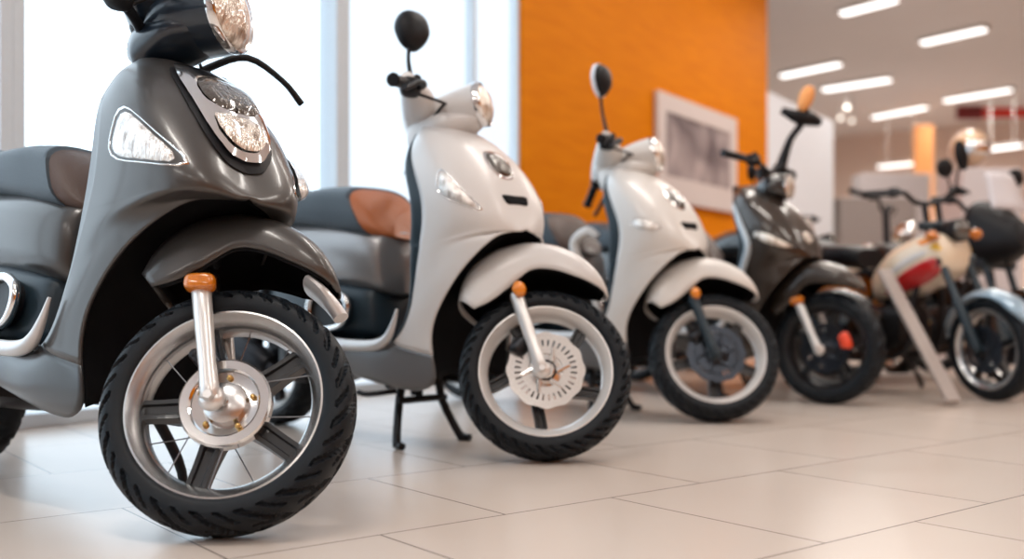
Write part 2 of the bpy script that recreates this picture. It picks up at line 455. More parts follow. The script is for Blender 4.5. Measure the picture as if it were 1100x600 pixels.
def make_wheel(parent, name, T, o):
    """T places wheel-local coordinates (axle = y axis) into the parent's frame"""
    Ro = o.get('Ro', .243); Rl = o.get('Rl', .187); w = o.get('w', .115)
    g = G().add(*rim_geo(Rl, w / 2 - .008, Rl - .027)); g.xf(T); wheel = g.build(name, o.get('rim', 'alloy'), parent, sharp=35)
    g = G().add(*tyre_geo(Ro, w, Ro - Rl - .002, o.get('nseg', 240), o.get('na', 36), o.get('pitch', 20), style=o.get('style', 0))); g.xf(T)
    ty = g.build('tyre', 'rubber', wheel, sharp=28)
    ns = o.get('spokes', 5); bend = o.get('bend', 0)
    for k in range(ns):
        g = G().add(*spoke_geo(.036, Rl - .022, o.get('sw0', .05), o.get('sw1', .034), .036, 2 * pi * k / ns + o.get('phase', .3), bend)); g.xf(T)
        g.build('spoke', o.get('spoke_mat', 'spoke_black'), wheel, smooth=False, bevel=.002)
    for k in range(o.get('wires', 0)):
        a = 2 * pi * k / o['wires'] + .12; a2 = a + (.25 if k % 2 else -.25)
        ys = -.03 if k % 4 < 2 else .03
        g = G().add(*tube([(.07 * math.cos(a2), ys, .07 * math.sin(a2)), ((Rl - .024) * math.cos(a), ys * .5, (Rl - .024) * math.sin(a))], .0013, 6)); g.xf(T)
        g.build('wire_spoke', 'wire', wheel)
    # hub
    g = G().add(*lathe([(.0, -.062), (.010, -.062), (.011, -.054), (.026, -.052), (.040, -.044), (.044, -.030), (.044, .030), (.040, .044), (.026, .052), (.011, .055), (.010, .062), (0, .062)], 36)); g.xf(T)
    g.build('hub', o.get('hub_mat', 'steel_dark'), wheel, sharp=30)
    d = o.get('disc')
    if d == 'drum':
        g = G().add(*lathe([(.088, -.030), (.088, -.040), (.084, -.045), (.068, -.045), (.064, -.041), (.064, -.034), (.046, -.030), (.030, -.030), (.030, -.02), (.088, -.02)], 64, True)); g.xf(T)
        dr = g.build('drum_plate', 'chrome', wheel, sharp=30)
        g = G()
        for k in range(5):
            a = 2 * pi * k / 5 + .5
            g.add(*ellipsoid((.052 * math.cos(a), -.036, .052 * math.sin(a)), (.006, .005, .006), 10, 6))
        g.add(*lathe([(.0, -.05), (.012, -.05), (.014, -.044), (.028, -.042), (.030, -.036), (0, -.036)], 24))
        g.xf(T); g.build('drum_bolts', 'gold', wheel)
        g = G().add(*tube([(-.050, -.04, .055), (-.085, -.045, .075)], [.014, .011], 10, True)).add(*ellipsoid((-.088, -.046, .078), (.012, .008, .012), 10, 6)); g.xf(T)
        g.build('brake_arm', 'steel_dark', wheel)
    elif d:
        g = G().add(*disc_geo(.108, .048, -.050, .004, 96, .0022)); g.xf(T); g.build('brake_disc', d, wheel, smooth=False)
        g = G()
        for k in range(6):
            a = 2 * pi * k / 6
            g.add(*tube([(.032 * math.cos(a), -.046, .032 * math.sin(a)), (.068 * math.cos(a + .35), -.050, .068 * math.sin(a + .35))], [.010, .006], 8))
        g.add(*lathe([(.0, -.056), (.020, -.056), (.026, -.050), (.056, -.047), (.056, -.04), (0, -.04)], 48))
        g.xf(T); g.build('disc_carrier', d, wheel)
        # caliper
        cm = o.get('caliper', 'steel_dark'); ca = o.get('cal_ang', pi * .78)
        rings = []
        for i in range(9):
            a = ca - .34 + .68 * i / 8; e = 1 if 0 < i < 8 else .7
            ring = [((.098 + e * .026 * math.cos(q)) * math.cos(a), -.052 + e * .024 * math.sin(q), (.098 + e * .026 * math.cos(q)) * math.sin(a)) for q in np.linspace(0, 2 * pi, 12, endpoint=False)]
            rings.append(ring)
        g = G().add(*loft(rings)); g.xf(T); g.build('caliper', cm, wheel)
    return ty

# ------------------------------------------------------------------ scooter
RAKE = R(26); TRAIL = .08
AX_D = Vector((-math.sin(RAKE), 0, math.cos(RAKE)))
def steer_matrix(delta, slide=0.):
    p = Vector((TRAIL, 0, 0))
    return Matrix.Translation(AX_D * slide) @ Matrix.Translation(p) @ Matrix.Rotation(delta, 4, AX_D) @ Matrix.Translation(-p)

APRON = [
 [(-.415, .095, .945), (-.395, .09, .968), (-.375, .045, .978), (-.365, 0, .98)],
 [(-.375, .165, .885), (-.325, .162, .912), (-.275, .085, .926), (-.262, 0, .928)],
 [(-.340, .198, .82), (-.25, .188, .84), (-.190, .10, .848), (-.172, 0, .850)],
 [(-.318, .205, .74), (-.20, .195, .755), (-.132, .105, .760), (-.115, 0, .760)],
 [(-.318, .203, .665), (-.19, .192, .675), (-.098, .115, .680), (-.075, 0, .677)],
 [(-.330, .20, .61), (-.23, .193, .618), (-.105, .125, .645), (-.055, 0, .643)],
 [(-.332, .20, .60), (-.235, .193, .612), (-.115, .135, .637), (-.060, .018, .641)],
 [(-.337, .199, .58), (-.25, .194, .592), (-.145, .150, .622), (-.078, .065, .636)],
 [(-.345, .198, .55), (-.275, .194, .562), (-.18, .166, .600), (-.105, .112, .622)],
 [(-.362, .196, .49), (-.315, .194, .50), (-.252, .187, .525), (-.188, .165, .545)],
 [(-.380, .196, .43), (-.352, .196, .435), (-.305, .19, .445), (-.258, .178, .455)],
 [(-.400, .196, .37), (-.378, .198, .37), (-.338, .192, .372), (-.298, .18, .375)],
 [(-.432, .196, .325), (-.402, .198, .312), (-.345, .19, .30), (-.288, .174, .29)],
 [(-.490, .196, .302), (-.465, .197, .272), (-.405, .184, .235), (-.262, .160, .205)],
 [(-.56, .196, .298), (-.54, .196, .262), (-.49, .178, .206), (-.385, .140, .178)],
 [(-.66, .196, .302), (-.65, .19, .265), (-.61, .17, .215), (-.565, .13, .196)],
 [(-.80, .198, .315), (-.80, .193, .282), (-.79, .175, .245), (-.77, .13, .230)],
 [(-.98, .20, .332), (-.98, .195, .305), (-.98, .18, .278), (-.98, .13, .268)],
]

def xform_rows(rows, sx=1, sy=1, sz=1):
    return [[(x * sx, y * sy, z * sz) for x, y, z in r] for r in rows]

def make_scooter(name, label, cfg):
    root = empty(name, label=label, cat='scooter', group=cfg.get('group'))
    P, Ac = cfg['paint'], cfg.get('accent', cfg['paint'])
    lean = cfg.get('lean', 0.); delta = R(cfg.get('steer', 34)); heading = R(cfg.get('heading', -45))
    Rot = Matrix.Rotation(heading, 4, 'Z') @ Matrix.Rotation(-lean, 4, 'X')
    Ro = cfg.get('wheel', {}).get('Ro', .243)
    WB = 1.27
    def lowest(Tw, Ro, w=.115):
        best = (9, None); Rm = Rot.to_3x3()
        for k in range(720):
            a = 2 * pi * k / 720
            for al in np.linspace(-1.2, 1.2, 25):
                y = w / 2 * math.copysign(abs(math.sin(al)) ** .9, al); r = Ro - .034 + .034 * math.cos(al) ** .85
                q = Rm @ (Tw @ Vector((r * math.cos(a), y, r * math.sin(a))))
                if q.z < best[0]: best = (q.z, q)
        return best
    rear_T = Matrix.Translation((-WB, 0, Ro))
    zr = lowest(rear_T, Ro)[0]
    front_T0 = Matrix.Translation((0, 0, Ro))
    zf = lowest(steer_matrix(delta) @ front_T0, Ro)
    slide = (zr - zf[0]) / (Rot.to_3x3() @ AX_D).z
    S = steer_matrix(delta, slide)
    contact = lowest(S @ front_T0, Ro)[1]
    gx, gy = cfg['contact']
    root.location = (gx - contact.x, gy - contact.y, -zr)
    root.rotation_euler = (-lean, 0, heading)
    # --- body shell
    rows = cfg.get('apron', APRON)
    v, f = patch(rows, 6, 5, 9); Wr = 19; cut = 12 * 5
    fa = [q for q in f if max(q) // Wr <= cut]; fs = [q for q in f if min(q) // Wr >= cut]
    g = G().add(v, f).mirror_y(); bv = bvh_of(g.v, g.f)
    ga = G().add(v[:(cut + 1) * Wr], fa).mirror_y(); ga.build('front_apron', P, root, weld=.0008, solid=.006, sharp=60)
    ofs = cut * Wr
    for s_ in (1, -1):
        gs = G().add([(x, y * s_, z) for x, y, z in v[ofs:]], [tuple(k - ofs for k in q) for q in fs]); gs.build('side_skirt', cfg.get('skirt', P), root, weld=.0008, solid=.006, sharp=60)  # lower rows split off so they can take the painted shade
    # back of the leg shield
    br = []
    for i in range(0, 13):
        x, y, z = rows[i][0]; t = i / 12
        bulge = .035 + .03 * math.sin(pi * t)
        ot = np.interp(z, [.42, .55, .65, .75, .84, .89], [0, .022, .038, .040, .02, 0]); x0 = x - ot * cfg.get('shield_out', 1.)
        br.append([(x + .004, y - .003, z), (x0, y + .010 * cfg.get('shield_out', 1.) - .006, z), (x0 - .012, y - .008, z), (x0 - bulge * .4, y * .75, z), (x - bulge, y * .3, z), (x - bulge, 0, z)])
    v, f = patch(br, 4, 3); G().add(v, f).mirror_y().build('leg_shield', cfg.get('shield_mat', 'plastic_blue'), root, weld=.0008, solid=.005, sharp=60)
    # headset collar on top of the apron
    # wheel-well liner
    lr = []
    for i in range(6, 14):
        x, y, z = rows[i][3]; dz = .006 if i == 6 else .003
        if i == 6: y = .03
        lr.append([(x - .010, y - .006, z + dz), (x - .035, y * .6, z + .02), (x - .045, 0, z + .025)])
    v, f = patch(lr, 4, 4); G().add(v, f).mirror_y().build('inner_fender', 'liner', root, weld=.0008, solid=.004, sharp=60)
    # footboard
    pl = [(-.47, .185), (-1.02, .19)]
    fr = [[(-.44, .188, .318), (-.44, 0, .318)], [(-.52, .19, .312), (-.52, 0, .312)], [(-.66, .19, .312), (-.66, 0, .312)], [(-.82, .19, .322), (-.82, 0, .322)], [(-1.0, .19, .338), (-1.0, 0, .338)]]
    v, f = patch(fr, 6, 4); fb = G().add(v, f).mirror_y().build('footboard', 'plastic_blue', root, weld=.0008, solid=.012, sharp=50)
    for s in (-1, 1):
        path = [(-.382, s * .199, .42), (-.398, s * .200, .375), (-.425, s * .201, .335), (-.47, s * .202, .315), (-.56, s * .202, .310), (-.70, s * .202, .315), (-.85, s * .204, .328), (-1.0, s * .206, .345)]
        rr = [.004, .009, .014, .017, .018, .018, .017, .012]
        G().add(*tube(path, rr, 10, True, 4)).build('footboard_trim', cfg.get('trim', 'trim_light'), root)
    # lower cover under the seat body
    secs = [(-.585, .325, .49, .085, 3, .12), (-.61, .32, .50, .12, 3.5, .1), (-.70, .315, .51, .142, 4, .05), (-.85, .32, .53, .155, 4, 0), (-1.0, .33, .55, .155, 4, 0), (-1.12, .36, .56, .14, 3.5, 0), (-1.2, .40, .56, .11, 3, 0)]
    G().add(*smooth_loft(secs)).build('lower_cover', cfg.get('lower_mat', 'plastic_blue'), root, sharp=60)
    # painted rear body
    secs = [(-.565, .468, .66, .075, 2.4, .05), (-.585, .462, .67, .115, 2.8, .05), (-.66, .468, .69, .142, 3, .05), (-.80, .48, .71, .160, 3, 0), (-1.0, .49, .72, .172, 3, 0), (-1.2, .52, .735, .165, 3, 0), (-1.4, .57, .755, .135, 3, 0), (-1.55, .62, .765, .095, 2.6, 0), (-1.66, .67, .765, .05, 2.2, 0)]
    rb = G().add(*smooth_loft(secs)).build('rear_body', cfg.get('rear_paint', P), root, sharp=60)
    # seat
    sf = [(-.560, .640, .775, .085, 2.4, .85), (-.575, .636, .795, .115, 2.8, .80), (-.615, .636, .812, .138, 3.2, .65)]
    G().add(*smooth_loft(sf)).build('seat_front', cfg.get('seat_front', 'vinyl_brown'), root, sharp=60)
    ss = [(-.607, .634, .814, .141, 3.2, .66), (-.70, .645, .820, .150, 3.4, .5), (-.82, .668, .820, .162, 3.6, .25), (-.98, .69, .815, .172, 3.6, .0), (-1.12, .70, .825, .168, 3.4, 0), (-1.2, .71, .855, .16, 3.2, 0), (-1.35, .735, .862, .135, 3, 0), (-1.5, .75, .85, .10, 2.6, 0), (-1.58, .765, .835, .05, 2.2, 0)]
    G().add(*smooth_loft(ss)).build('seat', 'vinyl', root, sharp=60)
    g = G()
    g.add(*tube([(-1.3, .10, .81), (-1.5, .10, .83), (-1.68, .05, .84), (-1.70, 0, .84), (-1.68, -.05, .84), (-1.5, -.10, .83), (-1.3, -.10, .81)], .012, 10, True, 5))
    g.build('grab_rail', 'steel_dark', root)
    G().add(*ellipsoid((-1.64, 0, .70), (.05, .06, .04), 20, 10)).build('tail_light', 'red_lens', root)
    # rear mudguard + plate
    rings = []
    for k in range(13):
        a = R(75 + k * 9); r = Ro + .035
        rings.append([(-WB + r * math.cos(a), y, Ro + (r - .02 * (abs(y) / .07) ** 2) * math.sin(a)) for y in (-.07, -.04, 0, .04, .07)])
    G().add(*loft(rings, False, False)).build('rear_mudguard', 'plastic', root, solid=.004)
    # engine, swing arm, exhaust
    g = G().add(*smooth_loft([(-.82, .20, .36, .07, 4), (-.9, .17, .38, .10, 4), (-1.05, .17, .37, .11, 4), (-1.15, .19, .34, .08, 4)]))
    for k in range(7): g.add(*box(-.92 + k * .02, -.912 + k * .02, -.125, .125, .20, .36))
    g.build('engine', 'steel_dark', root, sharp=40)
    g = G().add(*smooth_loft([(-.98, .20, .34, .028, 3.5), (-1.1, .18, .33, .032, 4), (-1.25, .17, .31, .03, 4), (-1.36, .20, .28, .022, 3)])); g.xf(Matrix.Translation((0, .13, 0)))
    g.build('drive_case', 'steel_dark', root, sharp=40)
    g = G().add(*tube([(-.95, -.10, .19), (-1.05, -.14, .20), (-1.12, -.155, .23)], [.018, .02, .025], 12, True, 4)).add(*tube([(-1.10, -.155, .225), (-1.14, -.16, .24), (-1.45, -.17, .34), (-1.50, -.17, .355)], [.03, .05, .052, .035], 20, True, 1))
    g.build('exhaust', 'steel_dark', root)
    for s in (-1, 1):
        g = G().add(*tube([(-1.22, s * .13, .26), (-1.12, s * .14, .55)], .022, 12))
        for k in range(9):
            t = k / 9; g.add(*lathe([(.024, -.004), (.032, 0), (.024, .004)], 16)); 
            st = len(g.v) - 48
            g.xf(Matrix.Translation((-1.22 + .10 * t, s * .13 + s * .01 * t, .28 + .26 * t)) @ Matrix.Rotation(R(90), 4, 'X'), st)
        g.build('rear_shock', 'steel_dark', root)
    # pillion peg bracket
    for s in (-1, 1):
        outl = closed_spline([(-.68, .475), (-.62, .455), (-.605, .425), (-.62, .385), (-.66, .362), (-.76, .355), (-.80, .39), (-.80, .44), (-.76, .47)], 4)
        g = G().add(*tube([(x - .05, s * .168, z) for x, z in outl] + [(outl[0][0] - .05, s * .168, outl[0][1])], .012, 10, False))
        pg = g.build('foot_peg', 'chrome', root)
        o2 = np.array([(.98 * (x + .70) - .75, .98 * (z - .42) + .42) for x, z in outl])
        G().add(*prism([tuple(p) for p in o2], (s * .145, s * .160))).build('peg_pad', 'plastic', pg, smooth=False)
    # --- stands
    if cfg.get('centre_stand', True):
        g = G()
        for s in (-1, 1):
            g.add(*tube([(-.50, s * .075, .20), (-.50, s * .09, .13), (-.47, s * .125, .035), (-.455, s * .135, .012)], [.013, .013, .013, .015], 10, True, 3))
            g.add(*tube([(-.465, s * .13, .012), (-.425, s * .142, .012)], .012, 8))
        g.add(*tube([(-.495, -.10, .14), (-.495, .10, .14)], .011, 8))
        g.add(*tube([(-.50, -.10, .17), (-.56, -.16, .16), (-.60, -.17, .165)], .008, 8, True, 3))
        cs = g
        dz = -zr
        g.build('centre_stand', 'plastic', root)
        g = G().add(*tube([(-.52, 0, .15), (-.52, 0, .24)], .02, 8)).add(*tube([(-.52, -.12, .19), (-.52, .12, .19)], .014, 8)); g.build('stand_bracket', 'plastic', root)
    else:
        g = G().add(*tube([(-.52, .12, .22), (-.50, .20, .10), (-.485, .225, .022)], [.014, .012, .011], 10, True, 3)).add(*ellipsoid((-.475, .23, .017), (.03, .018, .008), 12, 6))
        g.build('side_stand', 'plastic', root)
    # --- wheels
    wc = dict(cfg.get('wheel', {}))
    make_wheel(root, 'front_wheel', S @ front_T0, wc)
    rc = dict(wc); rc.update(nseg=120, na=24, wires=0); rc['disc'] = None
    make_wheel(root, 'rear_wheel', rear_T, rc)
    # --- fork
    fm = cfg.get('fork_mat', 'fork_silver')
    FR = lambda t, y: (Vector((0, y, Ro)) + AX_D * t)
    fk = G()
    fr = cfg.get('fork_r', .0185)
    for s in (-1, 1):
        p0, p1 = Vector((-.012, s * .086, Ro - .012)), Vector((-.012, s * .086, Ro)) + AX_D * .222
        d = (p1 - p0)
        fk.add(*tube([p0 + d * t for t in (0, .02, .12, .3, .7, .96, 1)], [fr * .8, fr, fr, fr * .9, fr * 1.0, fr * 1.05, fr * .9], 16))
        fk.add(*ellipsoid(p0 + Vector((0, -s * .006, .004)), (fr * 1.35, .018, fr * 1.35), 16, 10))
        fk.add(*lathe([(0, -.008), (.009, -.008), (.011, -.002), (.011, .006), (0, .006)], 6)); st = len(fk.v) - 30
        fk.xf(Matrix.Translation(p0 + Vector((0, s * .018, .002))), st)
    fk.xf(S)
    fko = fk.build('fork', fm, root, sharp=50)
    uk = G()
    for s in (-1, 1):
        p1 = Vector((-.012, s * .066, Ro)) + AX_D * .19
        uk.add(*tube([p1, p1 + AX_D * .05, p1 + AX_D * .12 + Vector((0, -s * .03, 0))], .012, 10))
    uk.add(*tube([Vector((-.012, -.05, Ro)) + AX_D * .345, Vector((-.012, .05, Ro)) + AX_D * .345], .018, 10))
    uk.add(*tube([Vector((-.012, 0, Ro)) + AX_D * .34, Vector((-.012, 0, Ro)) + AX_D * .78], .02, 12))
    uk.xf(S); uk.build('steering_stem', 'steel_dark', fko)
    for s in (-1, 1):
        if cfg.get('round_reflector'):
            g = G().add(*ellipsoid((0, 0, 0), (.020, .010, .020), 20, 10)); g.add(*lathe([(.019, -.004), (.023, 0), (.019, .010)], 20))
            g.xf(S @ Matrix.Translation(Vector((.000, s * .112, Ro)) + AX_D * .228) @ Matrix.Rotation(s * -.5, 4, 'Z'))
        else:
            g = G().add(*ellipsoid((0, 0, 0), (.030, .020, .017), 20, 12, .55))
            g.xf(S @ Matrix.Translation(Vector((-.010, s * .098, Ro)) + AX_D * .226) @ Matrix.Rotation(RAKE * -.6, 4, 'Y'))
        g.build('reflector', 'amber' if cfg.get('round_reflector') else 'amber_dark', fko, sharp=0)
    # --- front fender
    a0, a1 = R(44), R(147); rows_f = []; fa = cfg.get('fender_span', (48, 142))
    m = 30
    for i in range(m + 1):
        t = i / m; a = a0 + (a1 - a0) * t
        deg = math.degrees(a); a = R(fa[0] + (fa[1] - fa[0]) * t)
        rc_ = np.interp(deg, [44, 48, 55, 62, 69, 83, 99, 113, 124, 132, 138, 147], [.288, .300, .318, .332, .344, .360, .369, .369, .360, .346, .330, .300])
        dep = np.interp(deg, [44, 48, 55, 62, 69, 83, 93, 100, 106, 115, 125, 132, 138, 147], [.006, .018, .044, .064, .080, .094, .098, .108, .122, .138, .136, .124, .104, .058])
        hw = np.interp(deg, [44, 46, 50, 57, 67, 80, 120, 136, 147], [.015, .030, .050, .070, .084, .092, .094, .088, .078])
        sec = []
        for k in range(13):
            u = k / 12
            y = hw * math.sin(u * pi / 2) ** .9 if u < .999 else hw
            fall = (1 - math.cos(u * pi / 2)) ** 1.25
            r = rc_ - dep * fall
            y = hw * min(1., math.sin(min(1, u * 1.18) * pi / 2))
            sec.append((r * math.cos(a), y, Ro + r * math.sin(a)))
        rows_f.append(sec)
    g = G(); W = 13
    vv = [p for r in rows_f for p in r]
    g.add(vv, [(i * W + j, i * W + j + 1, (i + 1) * W + j + 1, (i + 1) * W + j) for i in range(m) for j in range(W - 1)]).mirror_y()
    g.xf(S @ Matrix.Translation((cfg.get('fender_dx', -.012), 0, Ro + cfg.get('fender_dz', .016))) @ Matrix.Rotation(R(-7), 4, 'Y') @ Matrix.Translation((0, 0, -Ro)))
    fd = g.build('front_fender', cfg.get('fender_paint', P), root, weld=.0008, solid=.004, sharp=60)
    FT = S @ Matrix.Translation((cfg.get('fender_dx', -.012), 0, Ro + cfg.get('fender_dz', .016))) @ Matrix.Rotation(R(-7), 4, 'Y') @ Matrix.Translation((0, 0, -Ro))
    g = G(); vin = []
    for r in rows_f[1:-1]:
        for (x, y, z) in r:
            q = math.hypot(x, z - Ro); kk = (q - .0055) / q
            vin.append((x * kk, y * .955, Ro + (z - Ro) * kk))
    g.add(vin, [(i * W + j, i * W + j + 1, (i + 1) * W + j + 1, (i + 1) * W + j) for i in range(m - 2) for j in range(W - 1)]).mirror_y()
    g.xf(FT); g.build('fender_liner', 'liner', fd, weld=.0008, solid=.002, sharp=60)
    if cfg.get('fender_lip'):
        rings = []
        for k in range(8):
            a = R(fa[0] + 3 + k * 2.6); r = .290 + .002 * k
            hw = .018 + .008 * min(k, 4)
            rings.append([(r * math.cos(a) - .012 + .012 * c_, hw * s_ * 1.1, Ro + r * math.sin(a) + .010 * c_ - .006) for c_, s_ in [(math.cos(q), math.sin(q)) for q in np.linspace(0, 2 * pi, 14, endpoint=False)]])
        G().add(*loft(rings)).xf(S).build('fender_lip', 'trim_light', fd)
    # --- headset
    hz = cfg.get('head_z', 0.); hx = cfg.get('head_x', 0.)
    HT = S @ Matrix.Translation((hx, 0, hz))
    hs = cfg.get('head_s', 1.)
    if cfg.get('headset', 'nacelle') == 'nacelle':
        pitch = cfg.get('head_pitch', R(-8))
        LT = HT @ Matrix.Translation((-.42, 0, 1.005)) @ Matrix.Rotation(cfg.get('head_yaw', 0), 4, 'Z') @ Matrix.Rotation(pitch, 4, 'Y')
        secs = [(-.065, -.05, -.02, .028, 2), (-.055, -.06, -.01, .045, 2.2), (-.02, -.066, .008, .060, 2.2), (.04, -.068 * hs, .030 * hs, .066 * hs, 2.1), (.11, -.07 * hs, .052 * hs, .068 * hs, 2.05), (.171, -.070 * hs, .066 * hs, .068 * hs, 2)]
        g = G().add(*smooth_loft([list(q) + [.12 if i > 3 else 0] for i, q in enumerate(secs)], 28, 5)).xf(LT)
        hl = g.build('headlight_housing', cfg.get('head_paint', P), root, sharp=60)
        # lower neck cowl
        g = G().add(*smooth_loft([(-.055, -.12, -.03, .03, 2.4), (-.02, -.14, -.025, .05, 2.4), (.06, -.115, -.03, .07, 2.4), (.13, -.09, -.04, .05, 2.2), (.165, -.078, -.05, .03, 2)], 24, 4)).xf(LT)
        g.build('headset_cowl', cfg.get('cowl_mat', 'plastic_blue'), root, sharp=60)
        rx = .181
        ring = lambda x, k: [(x - .12 * ((-.002 + .064 * hs * k * math.sin(q)) + .068 * hs), .066 * hs * k * math.cos(q), -.002 + .066 * hs * k * math.sin(q)) for q in np.linspace(0, 2 * pi, 36, endpoint=False)]
        g = G().add(*loft([ring(rx - .012, 1.04), ring(rx + .004, 1.05), ring(rx + .010, 1.0), ring(rx + .006, .92), ring(rx - .01, .90)], False)).xf(LT)
        g.build('headlight_bezel', 'chrome', hl, sharp=50)
        g = G().add(*loft([ring(rx + .000, .95), ring(rx + .010, .88), ring(rx + .020, .70), ring(rx + .027, .45), ring(rx + .030, .2), ring(rx + .031, .02)], True)).xf(LT)
        g.build('headlight_lens', 'lens_warm', hl, sharp=0)
        if cfg.get('cover', True):
            rings = []
            for y, ra, rz_ in ((-.20, .018, .018), (-.17, .03, .026), (-.10, .05, .042), (0, .06, .052), (.10, .05, .042), (.17, .03, .026), (.20, .018, .018)):
                x0 = -.44 - .03 * (abs(y) / .2) ** 2; z0 = cfg.get('bar_z', .992) + .012 * (abs(y) / .2)
                rings.append([(x0 + ra * math.cos(t), y, z0 + rz_ * math.sin(t)) for t in np.linspace(0, 2 * pi, 20, endpoint=False)])
            rr_ = cat_spline([np.array(r).ravel() for r in rings], 4).reshape(-1, 20, 3)
            G().add(*loft([[tuple(p) for p in r] for r in rr_])).xf(HT).build('handlebar_cover', cfg.get('cover_mat', cfg.get('head_paint', P)), root, sharp=60)
    else:
        # exposed handlebar riser with a small round lamp
        g = G().add(*tube([(-.42, 0, .93), (-.43, 0, 1.02), (-.44, 0, 1.06)], [.03, .028, .02], 12)).xf(HT); g.build('riser', 'plastic', root)
        LT = HT @ Matrix.Translation((-.33, 0, .965))
        g = G().add(*smooth_loft([(-.10, -.05, .04, .06, 2.5), (-.05, -.065, .06, .085, 2.5), (.0, -.06, .06, .075, 2.2), (.03, -.052, .052, .055, 2)], 24, 5)).xf(LT)
        hl = g.build('headlight_housing', cfg.get('head_paint', P), root, sharp=60)
        g = G().add(*ellipsoid((.03, 0, 0), (.02, .05, .05), 24, 12)).xf(LT); g.build('headlight_lens', 'lens_warm', hl, sharp=0)
        g = G().add(*lathe([(.048, -.03), (.054, -.026), (.054, -.036), (.048, -.038)], 32, True)).xf(LT @ Matrix.Rotation(R(90), 4, 'Z')); g.build('headlight_bezel', 'chrome', hl, sharp=50)
    bz = cfg.get('bar_z', .992); rise = cfg.get('bar_rise', 0.)
    bars = cfg.get('bars') or [(-.44, 0, bz), (-.445, .09, bz + .005 + rise * .7), (-.470, .19, bz - .006 + rise), (-.490, .295, bz - .058 + rise)]
    path = [(x, -y, z) for x, y, z in bars[::-1]] + bars[1:]
    g = G().add(*tube(path, .012, 10, True, 5)).xf(HT); hb = g.build('handlebar', 'steel_dark', root)
    for s in (-1, 1):
        a_, b_ = np.array(bars[2]), np.array(bars[3]); a_[1] *= s; b_[1] *= s
        d = b_ - a_
        g = G().add(*tube([a_ + d * .18, a_ + d * .22, a_ + d * .94, a_ + d * 1.0, a_ + d * 1.04], [.015, .0175, .0165, .020, .016], 14)).xf(HT); g.build('grip', 'plastic', hb)
        g = G().add(*ellipsoid(a_ + np.array((.01, -s * .015, 0)), (.032, .034, .026), 16, 10, .7))
        g.add(*tube([a_ + np.array((.02, 0, 0)), a_ + np.array((.03, s * .0, .03))], [.016, .010], 10))
        g.xf(HT); g.build('switch_box', 'plastic', hb)
        lv = [a_ + np.array((.035, -s * .005, -.006)), a_ + np.array((.055, s * .03, -.012)), a_ + np.array((.046, s * .07, -.024 - .1 * (bars[2][2] - bars[3][2]))), a_ + np.array((.024, s * .115, -.030 - .9 * (bars[2][2] - bars[3][2]))), a_ + np.array((.018, s * .13, -.030 - 1.0 * (bars[2][2] - bars[3][2])))]
        if s > 0 and cfg.get('left_lever'): lv = [np.array(q) for q in cfg['left_lever']]
        g = G().add(*tube(lv, [.010, .010, .009, .008, .0095], 10, True, 4)).xf(HT); g.build('brake_lever', 'plastic', hb)
        cb = [a_ + np.array((.03, -s * .03, -.01)), np.array((-.36, s * .15, bz - .03 + rise * .3)), np.array((-.37, s * .09, .985)), np.array((-.41, s * .06, .93))]
        g = G().add(*tube(cb, .0045, 8, True, 6)).xf(HT); g.build('brake_cable', 'plastic', hb)
    for s in cfg.get('mirrors', (-1,)):
        ms = cfg.get('mirror', {})
        a_ = np.array(bars[2]); a_[1] *= s
        c_ = a_ + np.array(ms.get('off', (-.012, s * .012, .172)))
        st = [a_ + np.array((.012, -s * .01, .015)), a_ + (c_ - a_) * np.array((.45, .1, .42)), a_ + (c_ - a_) * np.array((.8, .75, .62)), c_ + np.array((.0, 0, -.045))]
        g = G().add(*tube(st, [q * ms.get('stalk', 1.) for q in (.009, .006, .006, .007)], 10, True, 4)).xf(HT); mst = g.build('mirror', 'plastic', root)
        if ms.get('bracket'):
            cb_ = a_ + (c_ - a_) * .74
            G().add(*tube([cb_ + np.array((-.06, -.06, .03)), cb_ + np.array((0, -.02, 0)), cb_ + np.array((.02, .05, .004)), cb_ + np.array((.05, .12, -.005))], [.016, .032, .036, .022], 12, True, 4)).xf(HT).build('mirror_bracket', 'plastic', mst)
        # rounded-triangle shell
        out = closed_spline([(.002, .062), (.038, .052), (.058, .014), (.050, -.026), (.022, -.060), (-.022, -.052), (-.052, -.008), (-.040, .044)], 4)
        mm = HT @ Matrix.Translation(c_) @ Matrix.Rotation(ms.get('yaw', R(-55)), 4, 'Z') @ Matrix.Rotation(ms.get('pitch', 0.), 4, 'Y') @ Matrix.Rotation(ms.get('roll', 0), 4, 'X')
        rings = []
        for x, k in ((-.012, .90), (-.010, 1.0), (0, 1.0), (.010, .95), (.020, .80), (.027, .55), (.030, .25)):
            rings.append([(x, p[0] * k, p[1] * k) for p in out])
        rings = [[(x * 1., y * ms.get('sy', 1), z * ms.get('sz', 1)) for x, y, z in r] for r in rings]; out = [(p[0] * ms.get('sy', 1), p[1] * ms.get('sz', 1)) for p in out]
        g = G().add(*loft(rings)).xf(mm); g.build('mirror_shell', cfg.get('mirror_shell', 'plastic'), mst, sharp=50)
        if ms.get('rim'):
            G().add(*loft([[(x, p[0] * k, p[1] * k) for p in out] for x, k in ((-.016, .97), (-.016, 1.06), (-.002, 1.06), (-.002, .97), (-.016, .97))], False)).xf(mm).build('mirror_rim', ms['rim'], mst, sharp=50)
        g = G().add(*loft([[(-.0135, p[0] * k, p[1] * k) for p in out] for k in (.90, .5, .1)])).xf(mm); g.build('mirror_glass', 'mirror_glass', mst, sharp=0)
    if cfg.get('guard'):
        for s in (-1, 1):
            G().add(*tube([(x, s * y, z) for x, y, z in cfg['guard']], [.012] + [.021] * (len(cfg['guard']) - 2) + [.012], 12, True, 5)).build('side_guard', P, root)
